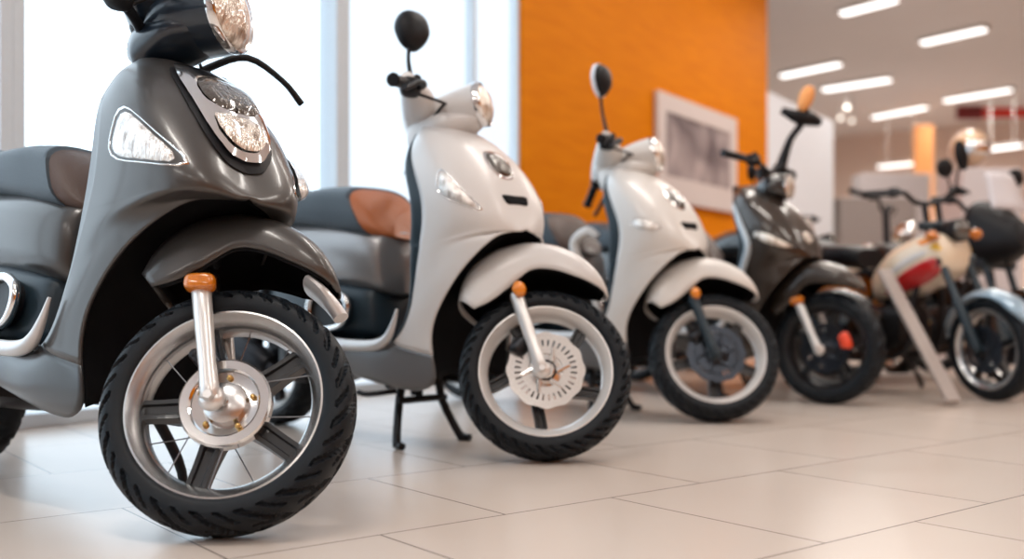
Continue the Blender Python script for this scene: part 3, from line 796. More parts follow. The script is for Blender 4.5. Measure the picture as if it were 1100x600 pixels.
    # --- lamps and emblem let into the apron
    for s in (-1, 1):
        o = cfg.get('turn', [(-.205, .805), (-.235, .765), (-.215, .705), (-.160, .680), (-.085, .672), (-.078, .690), (-.120, .735), (-.165, .785)])
        ts = G().add(*decal(bv, o, 'xz', s, .003 + (cfg.get('turn_bulge', 0) if s > 0 else 0), .008 + (cfg.get('turn_bulge', 0) if s > 0 else 0), 6, 5)).build('turn_signal', cfg.get('turn_mat', 'lens'), root, sharp=0)
        G().add(*decal(bv, o, 'xz', s, .005, 0, 6, 5, band=(.96, 1.10))).build('signal_frame', cfg.get('turn_frame', 'chrome'), ts, sharp=0)
    for em in cfg.get('emblem', []):
        o = em['o'] + [(-y, z) for y, z in em['o'][::-1] if abs(y) > 1e-6]
        if em.get('band'): g = G().add(*decal(bv, o, 'yz', 1, em.get('off', .008), 0, 6, 4, band=em['band']))
        else: g = G().add(*decal(bv, o, 'yz', 1, em.get('off', .008), em.get('dome', .006), 6, 4))
        g.build(em['name'], em['mat'], root, sharp=0)
    for ex in cfg.get('edge', []):
        for s in (-1, 1):
            g = G().add(*tube([(x, s * y, z) for x, y, z in ex['path']], ex['r'], 10, True, 4)); g.build('edge_trim', ex['mat'], root)
    return root
# ------------------------------------------------------------------ motorcycle
def make_motorcycle(name, label, cfg):
    root = empty(name, label=label, cat='motorcycle', group=cfg.get('group'))
    h = R(cfg['heading']); delta = R(cfg.get('steer', 0)); Ro = cfg.get('Ro', .24); WB = cfg.get('wb', 1.2)
    gx, gy = cfg['contact']; root.location = (gx, gy, 0); root.rotation_euler = (0, 0, h)
    S0 = steer_matrix(delta); F0 = Matrix.Translation((0, 0, Ro))
    lo = min((S0 @ F0 @ Vector((Ro * math.cos(a), 0, Ro * math.sin(a)))).z for a in np.linspace(0, 2 * pi, 360))
    S = steer_matrix(delta, -lo / math.cos(RAKE))
    wc = dict(Ro=Ro, Rl=Ro * .78, w=cfg.get('w', .095), nseg=140, na=24, style=1, rim=cfg.get('rim', 'alloy'), spokes=cfg.get('spokes', 5), sw0=.04, sw1=.026, disc=cfg.get('disc', 'disc_dark'), spoke_mat='spoke_black')
    make_wheel(root, 'front_wheel', S @ F0, wc)
    wr = dict(wc); wr['disc'] = None; wr['w'] = .11
    make_wheel(root, 'rear_wheel', Matrix.Translation((-WB, 0, Ro)), wr)
    k = cfg.get('scale_z', 1.)
    fm = cfg.get('fork_mat', 'plastic_blue')
    g = G()
    top = cfg.get('fork_len', .62)
    for s in (-1, 1):
        p0 = Vector((-.01, s * .075, Ro)); 
        g.add(*tube([p0 + AX_D * t for t in (-.015, 0, .02, .25, .26, top)], [.014, .023, .024, .024, .017, .017], 14))
    g.add(*tube([Vector((-.01, -.11, Ro)) + AX_D * .45, Vector((-.01, .11, Ro)) + AX_D * .45], .026, 12)).add(*tube([Vector((-.01, -.11, Ro)) + AX_D * (top - .02), Vector((-.01, .11, Ro)) + AX_D * (top - .02)], .022, 12))
    g.add(*tube([(0, -.085, Ro), (0, .085, Ro)], .011, 10))
    g.xf(S); fk = g.build('fork', fm, root)
    # front fender
    rows = []
    for i in range(25):
        a = R(30 + 140 * i / 24); r = Ro + .035; hw = .062 * min(1, .45 + min(i, 24 - i) * .18)
        rows.append([((r - .03 * abs(u) ** 2.5) * math.cos(a), hw * u, Ro + (r - .03 * abs(u) ** 2.5) * math.sin(a)) for u in np.linspace(-1, 1, 9)])
    g = G().add(*loft(rows, False, False)).xf(S); g.build('front_fender', cfg.get('fender', 'paint_black'), root, solid=.004, sharp=60)
    # frame, engine
    g = G()
    for s in (-1, 1):
        g.add(*tube([(-.32, s * .03, .72 * k), (-.36, s * .10, .45), (-.42, s * .12, .22), (-.75, s * .12, .19), (-.85, s * .11, .35), (-.80, s * .09, .60 * k), (-1.25, s * .10, .68 * k)], .014, 10, True, 4))
        g.add(*tube([(-.32, s * .03, .74 * k), (-.55, s * .06, .62 * k), (-.82, s * .09, .58 * k)], .014, 10, True, 3))
        g.add(*tube([(-.80, s * .10, .30), (-WB, s * .09, Ro)], .018, 10))
        g.add(*tube([(-WB + .02, s * .105, Ro + .03), (-WB + .10, s * .11, .64 * k)], .024, 12))
    g.build('frame', 'steel_dark', root)
    g = G().add(*smooth_loft([(-.44, .24, .42, .10, 4), (-.52, .20, .44, .13, 4), (-.66, .19, .42, .135, 4), (-.78, .22, .38, .10, 4)]))
    for i in range(8): g.add(*box(-.60, -.44, -.085, .085, .42 + i * .017, .428 + i * .017))
    g.add(*box(-.575, -.465, -.065, .065, .40, .56))
    for s in (-1, 1): g.add(*lathe([(0, -.02), (.075, -.02), (.082, -.012), (.082, .02), (0, .02)], 28)); g.xf(Matrix.Translation((-.62, s * .135, .30)), len(g.v) - 28 * 5)
    en = g.build('engine', 'steel_dark', root, sharp=35)
    for s in (-1, 1):
        for q in range(4):
            a = q * pi / 2 + .6
            g = G().add(*ellipsoid((-.62 + .06 * math.cos(a), s * .155, .30 + .06 * math.sin(a)), (.009, .008, .009), 10, 6)); g.build('bolt', 'gold', en)
    g = G().add(*tube([(-.45, -.05, .45), (-.36, -.10, .38), (-.40, -.14, .20), (-.75, -.16, .17), (-.90, -.17, .20)], .02, 12, True, 5)).add(*tube([(-.88, -.17, .195), (-.95, -.175, .215), (-1.35, -.18, .31), (-1.40, -.18, .32)], [.022, .045, .048, .03], 18))
    g.build('exhaust', cfg.get('pipe', 'steel_dark'), root)
    # tank as a loft with painted panels
    tx, tz, ts = cfg.get('tank_x', 0), cfg.get('tank_z', 0), cfg.get('tank_s', 1.)
    secs = [(-.26, .66, .76, .05, 2.4, -.1), (-.30, .61, .80, .10, 2.6, -.1), (-.40, .585, .83, .135, 2.6, 0), (-.55, .58, .82, .145, 2.6, 0), (-.68, .585, .76, .115, 2.6, .1), (-.76, .60, .70, .06, 2.4, .1)]
    secs = [(x + tx, a * k + tz, b * k + tz, w * ts, p, s) for x, a, b, w, p, s in secs]
    v, f = smooth_loft(secs, 32, 6)
    tp = cfg.get('tank_pitch', 0.); pc = Vector((-.40 + tx, 0, .70 * k + tz))
    PT = Matrix.Translation(pc) @ Matrix.Rotation(tp, 4, 'Y') @ Matrix.Translation(-pc)
    v = [tuple(PT @ Vector(p)) for p in v]
    tk = G().add(v, f).build('fuel_tank', cfg['tank'], root, sharp=60)
    bv = bvh_of(v, f)
    for nm, m_, o in cfg.get('graphics', []):
        for s in (-1, 1):
            oo = [(q.x, q.z) for q in (PT @ Vector((x + tx, 0, z * k + tz)) for x, z in o)]
            G().add(*decal(bv, oo, 'xz', s, .002, .001, 5, 4)).build(nm, m_, tk, sharp=0)
    G().add(*lathe([(0, -.012), (.032, -.012), (.034, 0), (.034, .012), (0, .012)], 24)).xf(PT @ Matrix.Translation((-.45 + tx, 0, .83 * k + tz)) @ Matrix.Rotation(R(90), 4, 'X')).build('fuel_cap', 'chrome', tk)
    secs = [(-.72, .62, .72, .09, 3), (-.80, .63, .74, .125, 3.4), (-1.0, .64, .755, .14, 3.6), (-1.15, .67, .80, .135, 3.4), (-1.35, .72, .82, .10, 3), (-1.42, .75, .80, .05, 2.4)]
    G().add(*smooth_loft([(x, a * k, b * k, w, p) for x, a, b, w, p in secs])).build('seat', 'plastic', root)
    for s in (-1, 1):
        G().add(*prism([tuple(p) for p in closed_spline([(-.72, .58 * k), (-.98, .60 * k), (-1.02, .50 * k), (-.85, .40 * k), (-.74, .44 * k)], 4)], (s * .10, s * .125))).build('side_panel', cfg.get('panel', 'paint_black'), root, bevel=.004)
    rows = []
    for i in range(20):
        a = R(20 + 130 * i / 19); r = Ro + .05
        rows.append([(-WB + (r - .03 * abs(u) ** 2.5) * math.cos(a), .07 * u, Ro + (r - .03 * abs(u) ** 2.5) * math.sin(a)) for u in np.linspace(-1, 1, 9)])
    G().add(*loft(rows, False, False)).build('rear_fender', cfg.get('fender', 'paint_black'), root, solid=.004)
    G().add(*ellipsoid((-WB - .22, 0, .66 * k), (.03, .05, .035), 18, 10)).build('tail_light', 'red_lens', root)
    # lamp and bars
    hz = cfg.get('lamp_z', .80); LX = cfg.get('lamp_x', -.16); lr = cfg.get('lamp_r', .085)
    g = G().add(*lathe([(0, -.13), (.03, -.125), (lr * .7, -.09), (lr * .95, -.04), (lr, 0), (lr * .97, .01), (lr * .9, .012), (lr * .9, .0), (0, -.05)], 32)); LT = S @ Matrix.Translation((LX, 0, hz)) @ Matrix.Rotation(R(-90), 4, 'Z')
    g.xf(LT); hl = g.build('headlight', cfg.get('lamp_mat', 'chrome'), root)
    g = G().add(*lathe([(lr * .92, .008), (lr * .8, .02), (lr * .5, .034), (0, .04)], 32)).xf(LT); g.build('headlight_lens', cfg.get('lamp_lens', 'lens'), hl, sharp=0)
    bz = cfg.get('bar_z', .98); bw = cfg.get('bar_w', .34)
    bars = [(-.36, 0, bz - .06), (-.355, .08, bz - .05), (-.36, .16, bz), (-.45, bw, bz + .0)]
    path = [(x, -y, z) for x, y, z in bars[::-1]] + bars[1:]
    hb = G().add(*tube(path, .012, 10, True, 5)).add(*tube([(-.34, .04, bz - .06), (-.32, .04, .78)], .014)).add(*tube([(-.34, -.04, bz - .06), (-.32, -.04, .78)], .014)).xf(S).build('handlebar', cfg.get('bar_mat', 'steel_dark'), root)
    for s in (-1, 1):
        a_, b_ = np.array(bars[2]), np.array(bars[3]); a_[1] *= s; b_[1] *= s; d = b_ - a_
        G().add(*tube([a_ + d * .3, a_ + d * .35, a_ + d * 1.0, a_ + d * 1.05], [.014, .018, .018, .02], 14)).xf(S).build('grip', 'plastic', hb)
        G().add(*ellipsoid(a_ + d * .18, (.03, .03, .024), 14, 8, .7)).xf(S).build('switch_box', 'plastic', hb)
        G().add(*tube([a_ + d * .2 + np.array((.05, 0, 0)), a_ + d * .6 + np.array((.06, 0, -.01)), a_ + d * 1.0 + np.array((.045, 0, -.012))], [.008, .006, .007], 8, True, 4)).xf(S).build('brake_lever', 'steel_dark', hb)
    for s in cfg.get('mirrors', (-1, 1)):
        a_ = np.array(bars[2]); a_[1] *= s; a_ = a_ + (np.array(bars[3]) * np.array((1, s, 1)) - a_) * .2
        mo = cfg.get('mirror', {})
        c_ = a_ + np.array(mo.get('off', (.02, .06, .16))) * np.array((1, s, 1))
        g = G().add(*tube([a_, a_ + (c_ - a_) * np.array((.6, .3, .5)), c_ - np.array((0, 0, .02))], .006, 8, True, 4)).xf(S); mt = g.build('mirror', 'plastic', root)
        ry, rz = mo.get('ry', .05), mo.get('rz', .05)
        T = S @ Matrix.Translation(c_) @ Matrix.Rotation(mo.get('yaw', 0), 4, 'Z') @ Matrix.Rotation(mo.get('roll', 0), 4, 'X')
        ring = lambda x, q: [(x, ry * q * math.cos(t), rz * q * math.sin(t)) for t in np.linspace(0, 2 * pi, 24, endpoint=False)]
        G().add(*loft([ring(-.01, .92), ring(-.008, 1), ring(.004, 1), ring(.014, .8), ring(.02, .4)])).xf(T).build('mirror_shell', cfg.get('mirror_mat', 'plastic'), mt)
        G().add(*loft([ring(-.011, .92), ring(-.0115, .3)])).xf(T).build('mirror_glass', 'mirror_glass', mt)
    for s in (-1, 1):
        p = S @ Vector((-.20, s * .13, hz - .02))
        g = G().add(*tube([S @ Vector((-.22, s * .06, hz - .03)), p], .008, 8)).add(*ellipsoid(p, (.03, .03, .025), 16, 10)); g.build('indicator', cfg.get('ind_mat', 'amber'), root)
    # side stand
    G().add(*tube([(-.62, .10, .20), (-.60, .19, .09), (-.585, .22, .012)], [.014, .012, .012], 10, True, 3)).build('side_stand', 'steel_dark', root)
    if cfg.get('shield'):
        # small cowl over the lamp with a clear pale screen
        secs = [(-.36, .62, .92, .10, 2.6, 0), (-.26, .62, .98, .155, 2.8, .1), (-.16, .64, .96, .14, 2.6, .2), (-.06, .68, .90, .095, 2.4, .3), (-.01, .72, .86, .05, 2.2, .3)]
        G().add(*smooth_loft(secs, 28, 5)).xf(S).build('front_cowl', cfg.get('shield'), root, sharp=60)
        rows = [[(-.10 - .10 * t - .03 * abs(u) ** 2, .12 * u * (1 - .25 * t), .92 + .20 * t) for u in np.linspace(-1, 1, 9)] for t in np.linspace(0, 1, 7)]
        G().add(*loft(rows, False, False)).xf(S).build('wind_screen', 'pale_board', root, solid=.003)
    return root

# ------------------------------------------------------------------ the scooters
def contact(px, py): return ground(px, py)
S1E = [
  dict(name='emblem_backing', mat='plastic', off=.012, dome=.004, o=[(0, .695), (.042, .705), (.074, .748), (.090, .82), (.086, .89), (.066, .937), (0, .942)]),
  dict(name='emblem_frame', mat='chrome', off=.024, dome=.010, o=[(0, .712), (.040, .719), (.068, .760), (.083, .825), (.082, .885), (.062, .934), (0, .938)]),
  dict(name='upper_lens', mat='lens_dark', off=.037, dome=.004, o=[(0, .806), (.038, .810), (.064, .830), (.066, .862), (.044, .884), (0, .888)]),
  dict(name='lower_lens', mat='lens_warm', off=.036, dome=.004, o=[(0, .728), (.034, .734), (.056, .762), (.060, .792), (.042, .802), (0, .804)]),
]
NOSE = {2: .014, 3: .03, 4: .05, 5: .055, 6: .05, 7: .04, 8: .03, 9: .015}
WAIST = {2: .012, 3: .034, 4: .036, 5: .025, 6: .024, 7: .018, 8: .010}
SHIFT = {5: .008, 6: .012, 7: .018, 8: .026, 9: .040, 10: .040, 11: .030, 12: .014}
def shift(rows, q): return [[(x + q * SHIFT.get(i, 0) * (1 - k / 3 if i < 8 else 1), y, z) for k, (x, y, z) in enumerate(r)] for i, r in enumerate(rows)]
def waist(rows): return [[(x + WAIST.get(i, 0) * (1 - k / 3), y, z) for k, (x, y, z) in enumerate(r)] for i, r in enumerate(rows)]
APRON1 = [[(x + (NOSE.get(i, 0) * (k / 3) ** 1.2), y * .9, z) for k, (x, y, z) in enumerate(r)] for i, r in enumerate(shift(APRON, .35))]
BL = {2: .02, 3: .038, 4: .048, 5: .046, 6: .042, 7: .034, 8: .016}
APRON1 = [[(x + BL.get(i, 0) * (0, .9, 1, 0)[k], y * (1 + (.10 if k == 2 and 2 <= i <= 7 else 0)), z) for k, (x, y, z) in enumerate(r)] for i, r in enumerate(APRON1)]
APRON2 = [[(x, y * .93, z) for x, y, z in r] for r in shift(waist(APRON), 1.)]
S2E = [
  dict(name='emblem_frame', mat='chrome', off=.005, dome=.004, o=[(0, .785), (.030, .79), (.052, .815), (.054, .85), (.036, .878), (0, .886)]),
  dict(name='upper_lens', mat='lens_dark', off=.012, dome=.004, o=[(0, .796), (.026, .80), (.042, .822), (.043, .848), (.028, .868), (0, .874)]),
  dict(name='horn_slot', mat='liner', off=.006, dome=.001, o=[(0, .716), (.048, .712), (.062, .744), (0, .742)]),
]
make_scooter('motor_scooter', 'dark grey scooter nearest the camera, with a large chrome emblem on its front', dict(
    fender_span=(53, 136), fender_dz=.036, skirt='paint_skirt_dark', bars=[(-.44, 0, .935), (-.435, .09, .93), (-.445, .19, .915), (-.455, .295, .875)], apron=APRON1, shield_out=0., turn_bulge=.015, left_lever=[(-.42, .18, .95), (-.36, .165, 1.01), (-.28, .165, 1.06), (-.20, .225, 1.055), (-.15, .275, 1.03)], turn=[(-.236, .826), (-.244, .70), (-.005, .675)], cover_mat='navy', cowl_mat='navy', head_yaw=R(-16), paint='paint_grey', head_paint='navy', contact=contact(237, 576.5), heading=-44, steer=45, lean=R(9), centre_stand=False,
    wheel=dict(disc='drum', nseg=420, na=56, pitch=17, wires=12, hub_mat='alloy', phase=.9, spokes=5, sw0=.05, sw1=.04), fender_lip=True, mirrors=(), emblem=S1E, head_s=1.38, head_z=.098, head_x=-.05,
    group='scooters parked side by side'))
make_scooter('motor_scooter', 'pearl white scooter beside the dark grey one, with orange seat front and brake disc', dict(
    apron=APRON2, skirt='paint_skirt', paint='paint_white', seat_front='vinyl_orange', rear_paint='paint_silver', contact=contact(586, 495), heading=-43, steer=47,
    wheel=dict(disc='disc', rim='white_rim', nseg=300, na=40, pitch=20, phase=.5, bend=.5), round_reflector=True, emblem=S2E,
    head_yaw=R(-18), head_z=.012, head_x=-.03, cowl_mat='paint_white', turn=[(-.225, .825), (-.222, .745), (-.09, .682)], group='scooters parked side by side'))
make_scooter('motor_scooter', 'warm white scooter in front of the orange wall, third in the row of scooters', dict(
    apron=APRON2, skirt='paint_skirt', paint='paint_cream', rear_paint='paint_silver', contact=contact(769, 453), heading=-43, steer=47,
    wheel=dict(disc='disc_dark', rim='white_rim', nseg=200, na=30, pitch=20, phase=1.0), fork_mat='plastic_blue', round_reflector=True, emblem=S2E,
    turn=[(-.215, .755), (-.235, .735), (-.20, .712), (-.155, .703), (-.125, .712), (-.15, .735)], group='scooters parked side by side', mirror=dict(yaw=R(-35), rim='column_white', off=(-.04, -.03, .24)), head_yaw=R(-18), head_x=-.03, cowl_mat='paint_cream', guard=[(-.44, .12, .70), (-.49, .125, .72), (-.55, .13, .68), (-.53, .13, .60), (-.46, .13, .50), (-.43, .13, .40)]))
make_scooter('motor_scooter', 'black and bronze scooter, fourth in the row, with tall bars and pale blue edge trim', dict(
    paint='paint_bronze', head_paint='paint_black', rear_paint='paint_black', fender_paint='paint_bronze', contact=contact(890, 433.5), heading=-44, steer=6,
    wheel=dict(disc='disc_dark', caliper='red_caliper', cal_ang=.35, rim='spoke_black', nseg=160, na=26, pitch=20, phase=.2), round_reflector=False, headset='riser', head_x=.10, bar_z=1.06, bars=[(-.40, 0, 1.04), (-.40, .08, 1.06), (-.42, .16, 1.075), (-.47, .31, 1.085)], mirrors=(1,), mirror=dict(off=(.11, .03, .33), yaw=R(-30), roll=R(-24), stalk=2.9, bracket=True, sy=.62, sz=1.15),
    emblem=[dict(name='nose_lens', mat='lens_warm', off=.004, dome=.004, o=[(0, .70), (.03, .705), (.045, .73), (.03, .755), (0, .76)])],
    apron=APRON2, edge=[dict(path=[(-.380, .160, .885), (-.330, .188, .80), (-.285, .195, .70), (-.298, .195, .63), (-.335, .19, .54), (-.37, .188, .45)], r=[.006, .013, .015, .015, .012, .006], mat='edge_blue')],
    turn=[(-.26, .76), (-.27, .735), (-.20, .70), (-.12, .675), (-.09, .68), (-.14, .715), (-.2, .75)], turn_mat='lens_warm', turn_frame='plastic', mirror_shell='orange_board', group='scooters parked side by side'))

make_motorcycle('motorcycle', 'small black motorcycle just behind the black and bronze scooter', dict(contact=(1.56, 4.99), heading=-45, steer=15, bar_w=.24, tank='paint_black', lamp_mat='plastic', fender='paint_black',
    mirror=dict(off=(.0, .04, .09), ry=.042, rz=.042), group='motorcycles beyond the scooters'))
make_motorcycle('motorcycle', 'far motorcycle with cream tank and round chrome headlamp', dict(contact=(2.72, 6.6), heading=-48, steer=15, tank='paint_tan', bar_z=1.12, bar_w=.40, lamp_z=.90, mirrors=(), ind_mat='chrome', group='motorcycles beyond the scooters'))
GFX = [('red_stripe', 'paint_red', [(-.27, .64), (-.32, .605), (-.42, .585), (-.60, .585), (-.69, .605), (-.60, .64), (-.42, .685), (-.28, .70)]),
       ('white_stripe', 'paint_white', [(-.31, .71), (-.46, .685), (-.58, .66), (-.60, .685), (-.46, .73), (-.33, .745)]),
       ('yellow_stripe', 'paint_yellow', [(-.27, .70), (-.31, .715), (-.33, .75), (-.28, .755)]),
       ('orange_stripe', 'paint_orange', [(-.29, .76), (-.36, .755), (-.39, .79), (-.32, .795)])]
make_motorcycle('motorcycle', 'cream motorcycle with red and yellow tank stripes and pale blue front fender', dict(contact=(2.17, 4.62), heading=-63, steer=-8, Ro=.235, wb=1.12, tank='paint_tan', tank_x=.09, tank_z=-.06, tank_s=1.1, tank_pitch=R(-17), fender='paint_blue', mirrors=(1,), bar_w=.30, lamp_mat='plastic', lamp_r=.055, lamp_lens='lens_dark', ind_mat='amber_dark', fork_len=.66,
    graphics=GFX, panel='paint_orange', lamp_z=.78, mirror=dict(off=(.02, .03, .17), ry=.035, rz=.075, roll=.2), group='motorcycles beyond the scooters'))
make_motorcycle('motorcycle', 'black motorcycle at the right edge behind the red striped tank', dict(contact=(2.55, 5.14), heading=-82, steer=10, bar_w=.22, lamp_r=.06, tank='paint_black', lamp_mat='chrome', shield='plastic', group='motorcycles beyond the scooters'))

make_motorcycle('motorcycle', 'dark motorcycle in the gap behind the leaning bar', dict(contact=(2.0, 6.0), heading=-50, steer=8, tank='paint_black', lamp_mat='plastic', lamp_lens='lens_dark', mirrors=(), bar_w=.24, lamp_r=.06, group='motorcycles beyond the scooters'))
# leaning bar
b0, b1 = Vector((1.875, 4.36, 0)), Vector((1.77, 4.885, .575))
d = (b1 - b0).normalized(); sd = d.cross(Vector((0, 0, 1))).normalized(); up = sd.cross(d)
L_ = (b1 - b0).length
g = G().add(*box(-.033, .033, -.011, .011, 0, L_))
g.xf(Matrix.Translation(b0 + up * .012 + Vector((0, 0, .012))) @ Matrix((sd, up, d)).transposed().to_4x4())
tag(g.build('leaning_bar', 'bar_grey', None, False, bevel=.004), 'flat taupe grey metal bar leaning diagonally beside the striped motorcycle', 'bar')

# ------------------------------------------------------------------ room
def struct(o): o['kind'] = 'structure'; return o
ZC = 3.6
def wbox(a0, a1, n0, n1, z0, z1):
    v, f = box(a0, a1, n0, n1, z0, z1)
    return [tuple(W0 + A * x + N * y + Vector((0, 0, z))) for x, y, z in v], f
def wobj(name, m, dims, parent=None, bevel=0.):
    g = G()
    for q in (dims if isinstance(dims[0], (tuple, list)) else [dims]): g.add(*wbox(*q))
    return g.build(name, m, parent, smooth=False, bevel=bevel)
struct(wobj('floor', 'floor', [(-15, 14, -.12, 12, -.1, 0), (2.25, 14, -5.2, -.12, -.1, 0)]))
struct(wobj('ceiling', 'ceiling', [(-15, 14, -.12, 12, ZC, ZC + .1), (2.46, 14, -5.2, -.12, ZC, ZC + .1)]))
struct(wobj('pavement', 'paving', (-18, 2.2, -16, -5.2, -.2, -.06)))
struct(wobj('pavement', 'paving', (-18, 2.2, -5.2, -.16, -.16, -.02)))
# window bays
mull = [-14.9, -12.5, -10.9, -9.3, -7.7, -6.1, -4.5, -2.9, -1.87, -1.44]
for i in range(len(mull) - 1):
    a0, a1 = mull[i], mull[i + 1]
    e0, e1 = (.016 if i == 8 else .045), (.016 if i == 7 else .02 if i == 8 else .045)
    dims = [(a0 - .0, a0 + e0, -.12 if e0 > .02 else -.06, 0, 0, ZC), (a1 - e1, a1, -.12 if e1 > .02 else -.06, 0, 0, ZC), (a0 + e0, a1 - e1, -.10, -.02, 0, .05), (a0 + e0, a1 - e1, -.10, -.02, ZC - .08, ZC)]
    w = struct(wobj('window_%d' % (i + 1), 'alu', dims, bevel=.003))
    wobj('glass_pane', 'glass', (a0 + e0, a1 - e1, -.062, -.054, .05, ZC - .08), w)
struct(wobj('wall_center', 'orange_wall', (-1.44, 2.45, -.05, .02, 0, ZC)))
struct(wobj('trim_1', 'white_wall', (-1.44, 2.45, .02, .032, 0, .07)))
struct(wobj('trim_2', 'column_white', (2.45, 4.32, -.18, .02, 0, 2.35)))
struct(wobj('wall_hall', 'white_wall', (2.25, 2.45, -5.0, -.05, 0, 9)))
struct(wobj('wall_back', 'beige_wall', (13.0, 13.2, -5.0, 12, 0, ZC)))
struct(wobj('wall_far', 'white_wall', (2.25, 14, -5.2, -5.0, 0, ZC)))
struct(wobj('wall_right', 'orange_wall', (-15, 14, 11.0, 11.2, 0, ZC)))
struct(wobj('wall_front', 'beige_wall', (-15.2, -15, -.2, 12, 0, ZC)))
# poster on the orange panel
pt = empty('framed_poster', wp(1.0, .03, 1.2), (0, 0, WALLROT), 'pale framed grey photo poster on the orange wall', 'poster')
def wall_pt(px, n=.03):
    u = (px - 550) / FPX
    # W0 + A a + N n on the view ray
    ax, ay = W0.x + N.x * n, W0.y + N.y * n
    a = (u * ay - ax) / (A.x - u * A.y)
    return a, ay + A.y * a
aL, dL = wall_pt(703); aR, dR = wall_pt(788)
zt = CAM_H + (HOR - 97) / FPX * dL; zb = zt - .78
pt.location = wp((aL + aR) / 2, .03, (zt + zb) / 2)
hw_, hh_ = (aR - aL) / 2, (zt - zb) / 2
fw = .13
g = G()
for q in ((-hw_, hw_, -.03, 0, hh_ - fw, hh_), (-hw_, hw_, -.03, 0, -hh_, -hh_ + fw * 1.4), (-hw_, -hw_ + fw, -.03, 0, -hh_ + fw * 1.4, hh_ - fw), (hw_ - fw, hw_, -.03, 0, -hh_ + fw * 1.4, hh_ - fw)): g.add(*box(*q))
g.build('poster_border', 'poster_frame', pt, False)
G().add(*box(-hw_ + fw, hw_ - fw, -.022, -.002, -hh_ + fw * 1.4, hh_ - fw)).build('poster_print', 'poster', pt, False)

# ------------------------------------------------------------------ ceiling lamps
def ceil_pt(px, py):
    d = (ZC - CAM_H) * FPX / (HOR - py); return Vector(((px - 550) / FPX * d, d, ZC))
def lamp(name, c, ang, ln, label, w=.13, power=0, group='ceiling lights'):
    o = empty(name, c, (0, 0, ang), label, 'lamp', group)
    G().add(*box(-ln / 2 - .02, ln / 2 + .02, -w / 2 - .012, w / 2 + .012, -.045, -.001)).build('lamp_housing', 'lamp_body', o, False, bevel=.005)
    ring = lambda x, k: [(x, w / 2 * k * math.cos(t), -.045 - .028 * k * max(0, math.sin(t)) ) for t in np.linspace(0, pi, 14)]
    G().add(*loft([ring(-ln / 2, .7), ring(-ln / 2 + .02, 1), ring(ln / 2 - .02, 1), ring(ln / 2, .7)])).build('lamp_diffuser', 'tube_light', o)
    if power:
        l = bpy.data.lights.new('lamp_light', 'AREA'); l.shape = 'RECTANGLE'; l.size = ln; l.size_y = w; l.energy = power; l.color = (1., .94, .87); l.spread = R(165)
        lo = bpy.data.objects.new('lamp_light', l); COL.objects.link(lo); lo.parent = o; lo.location = (0, 0, -.085)
    return o
LA = [((905, 10), (962, -5), 'ceiling light cut off by the top edge of the picture'),
      ((991, 42), (1058, 27), 'long ceiling light high at the right, alone on the grey ceiling'),
      ((840, 78), (902, 65), 'ceiling light nearest the orange wall'),
      ((885, 93), (956, 82), 'ceiling light just right of the one nearest the orange wall'),
      ((1015, 105), (1086, 93), 'ceiling light above the red banner'),
      ((938, 123), (995, 112), 'ceiling light above the tan display board'),
      ((1056, 158), (1098, 148), 'low far ceiling light below the red banner'),
      ((944, 176), (990, 170), 'farthest ceiling light low over the back counter')]
for i, (p, q, lb) in enumerate(LA):
    if i < 6: a, b = ceil_pt(*p), ceil_pt(*q)
    else:
        # these hang lower, in the far part of the hall
        dd = 15.5 + (i == 7) * 1.2; a = Vector(((p[0] - 550) / FPX * dd, dd, CAM_H + (HOR - p[1]) / FPX * dd)); b = Vector(((q[0] - 550) / FPX * (dd - .5), dd - .5, a.z))
    c = (a + b) / 2; v = b - a
    o = lamp('ceiling_light', c, math.atan2(v.y, v.x), v.length, lb, .19 if i == 3 else .15, power=28)
    if i >= 6:
        for s in (-1, 1):
            G().add(*tube([(s * v.length * .3, 0, 0), (s * v.length * .3, 0, ZC - c.z)], .006, 6)).build('hanging_rod', 'lamp_body', o)
ang = math.atan2(N.y, N.x)
for ai in (-9.5, -6.0, -2.5, 1.0):
    for ni in (2.2, 5.0, 7.8):
        lamp('ceiling_light', wp(ai, ni, ZC), ang, 1.5, 'ceiling light in the rows above the scooters, out of the picture', .16, power=LAMP_W, group='ceiling lights above the scooters')

for ai, ni, pw in ((-.6, 1.25, 14), (1.6, 1.25, 16), (3.5, 1.5, 21)):  # lamps added out of view to brighten the orange wall and white column
    lamp('ceiling_light', wp(ai, ni, ZC), WALLROT, 1.5, 'ceiling light washing the orange wall from above, out of the picture', .16, power=pw, group='ceiling lights along the orange wall')

# ------------------------------------------------------------------ far end of the hall
def at(px, py, d): return Vector(((px - 550) / FPX * d, d, CAM_H + (HOR - py) / FPX * d))
def face_box(name, m, px0, px1, py0, py1, d, th, label, cat, group=None, floor=False):
    a, b = at(px0, py1, d), at(px1, py0, d)
    z0 = 0 if floor else a.z
    o = G().add(*box(a.x, b.x, d, d + th, z0, b.z)).build(name, m, None, False, bevel=.01)
    return tag(o, label, cat, group)
face_box('red_banner', 'red_sign', 1050, 1112, 102, 126, 16.5, .05, 'bright red banner hanging under the ceiling at the far right', 'banner')
face_box('maroon_board', 'dark_red', 1028, 1056, 112, 128, 16.3, .05, 'dark maroon board beside the bright red banner', 'board')
face_box('display_board', 'orange_board', 982, 1003, 134, 190, 16, .06, 'tall tan orange display board on the far wall', 'board', floor=True)
face_box('counter', 'grey_board', 902, 985, 212, 260, 12, .6, 'grey reception counter far behind the motorcycles', 'counter', floor=True)
face_box('display_cabinet', 'pale_board', 925, 1000, 186, 215, 14.5, .4, 'pale lilac cabinet on the far side of the grey counter', 'cabinet', floor=True)
face_box('display_stand', 'pale_board', 1034, 1098, 180, 240, 7.6, .45, 'pale lilac display stand carrying a beige helmet', 'stand', floor=True)
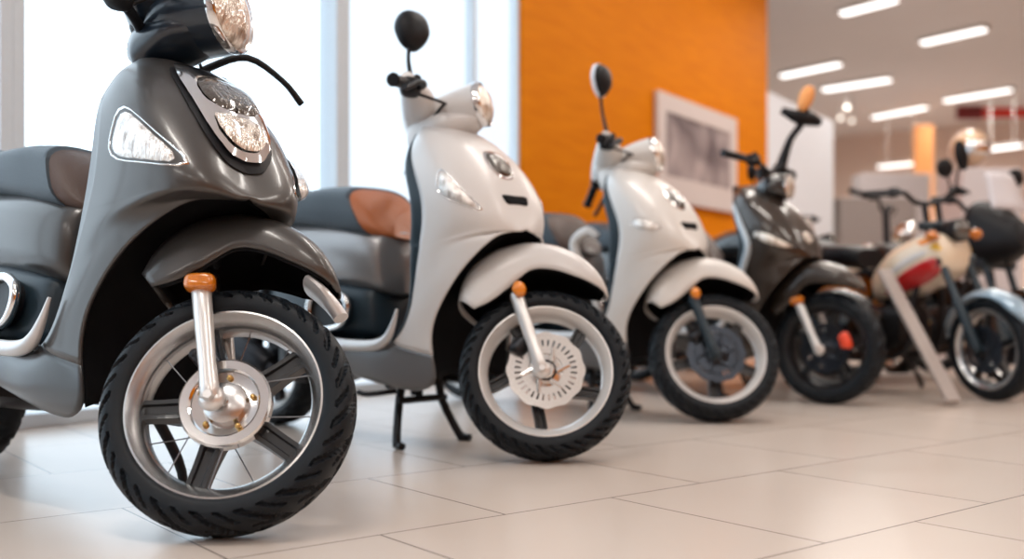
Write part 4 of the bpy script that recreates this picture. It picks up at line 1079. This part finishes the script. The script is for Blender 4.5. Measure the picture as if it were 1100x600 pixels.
g = G().add(*box(1.97, 2.22, 5.50, 5.62, 0, .045)).add(*box(1.965, 2.225, 5.49, 5.63, .045, .055))
tag(g.build('floor_plate', 'bar_grey', None, False, bevel=.003), 'low silver grey plate lying on the floor behind the leaning bar', 'plate')
hm = empty('helmet', at(1041, 180, 7.75) , (0, 0, R(-70)), 'sand beige helmet resting on the pale lilac stand', 'helmet')
G().add(*ellipsoid((0, 0, .14), (.155, .13, .145), 28, 16)).build('helmet_shell', 'helmet', hm)
rows = [[((.162 + .004) * math.cos(b) * math.cos(a), .137 * math.sin(b), .14 + .152 * math.sin(a)) for b in np.linspace(-1.1, 1.1, 13)] for a in np.linspace(-.35, .25, 6)]
G().add(*loft(rows, False, False)).build('helmet_visor', 'mirror_glass', hm, solid=.004)
for i, (px, py, lb) in enumerate([(910, 116, 'upper right of the three small round ceiling bulbs'), (903, 127, 'lower left of the three small round ceiling bulbs'), (915, 130, 'lowest of the three small round ceiling bulbs')]):
    o = empty('round_bulb', at(px, py, 15 + .3 * i), (0, 0, 0), lb, 'lamp', 'small round bulbs')
    G().add(*ellipsoid((0, 0, 0), (.04, .04, .04), 20, 12)).build('bulb', 'bulb', o)
    G().add(*tube([(0, 0, .055), (0, 0, ZC - o.location.z)], .008, 6)).build('hanging_rod', 'lamp_body', o)

# ------------------------------------------------------------------ sky, camera
w = bpy.data.worlds.new('sky'); scn.world = w; w.use_nodes = True
bg = w.node_tree.nodes['Background']; bg.inputs['Color'].default_value = (.75, .885, 1., 1); bg.inputs['Strength'].default_value = SKY
cam = bpy.data.cameras.new('camera'); co = bpy.data.objects.new('camera', cam); COL.objects.link(co)
co.location = (0, 0, CAM_H); co.rotation_euler = (R(90), 0, 0)
cam.sensor_width = 36; cam.lens = 36 * FPX / 1100; cam.shift_y = (HOR - 300) / 1100
cam.clip_start = .05; cam.clip_end = 200
cam.dof.use_dof = True; cam.dof.focus_distance = 2.15; cam.dof.aperture_fstop = 1.5
scn.camera = co
scn.view_settings.view_transform = 'Standard'; scn.view_settings.look = 'None'; scn.view_settings.gamma = 1; scn.view_settings.use_curve_mapping = False
scn.view_settings.exposure = EXPO
scn.cycles.use_denoising = True
scn.cycles.max_bounces = 8
scn.cycles.caustics_reflective = False
scn.cycles.sample_clamp_indirect = 4
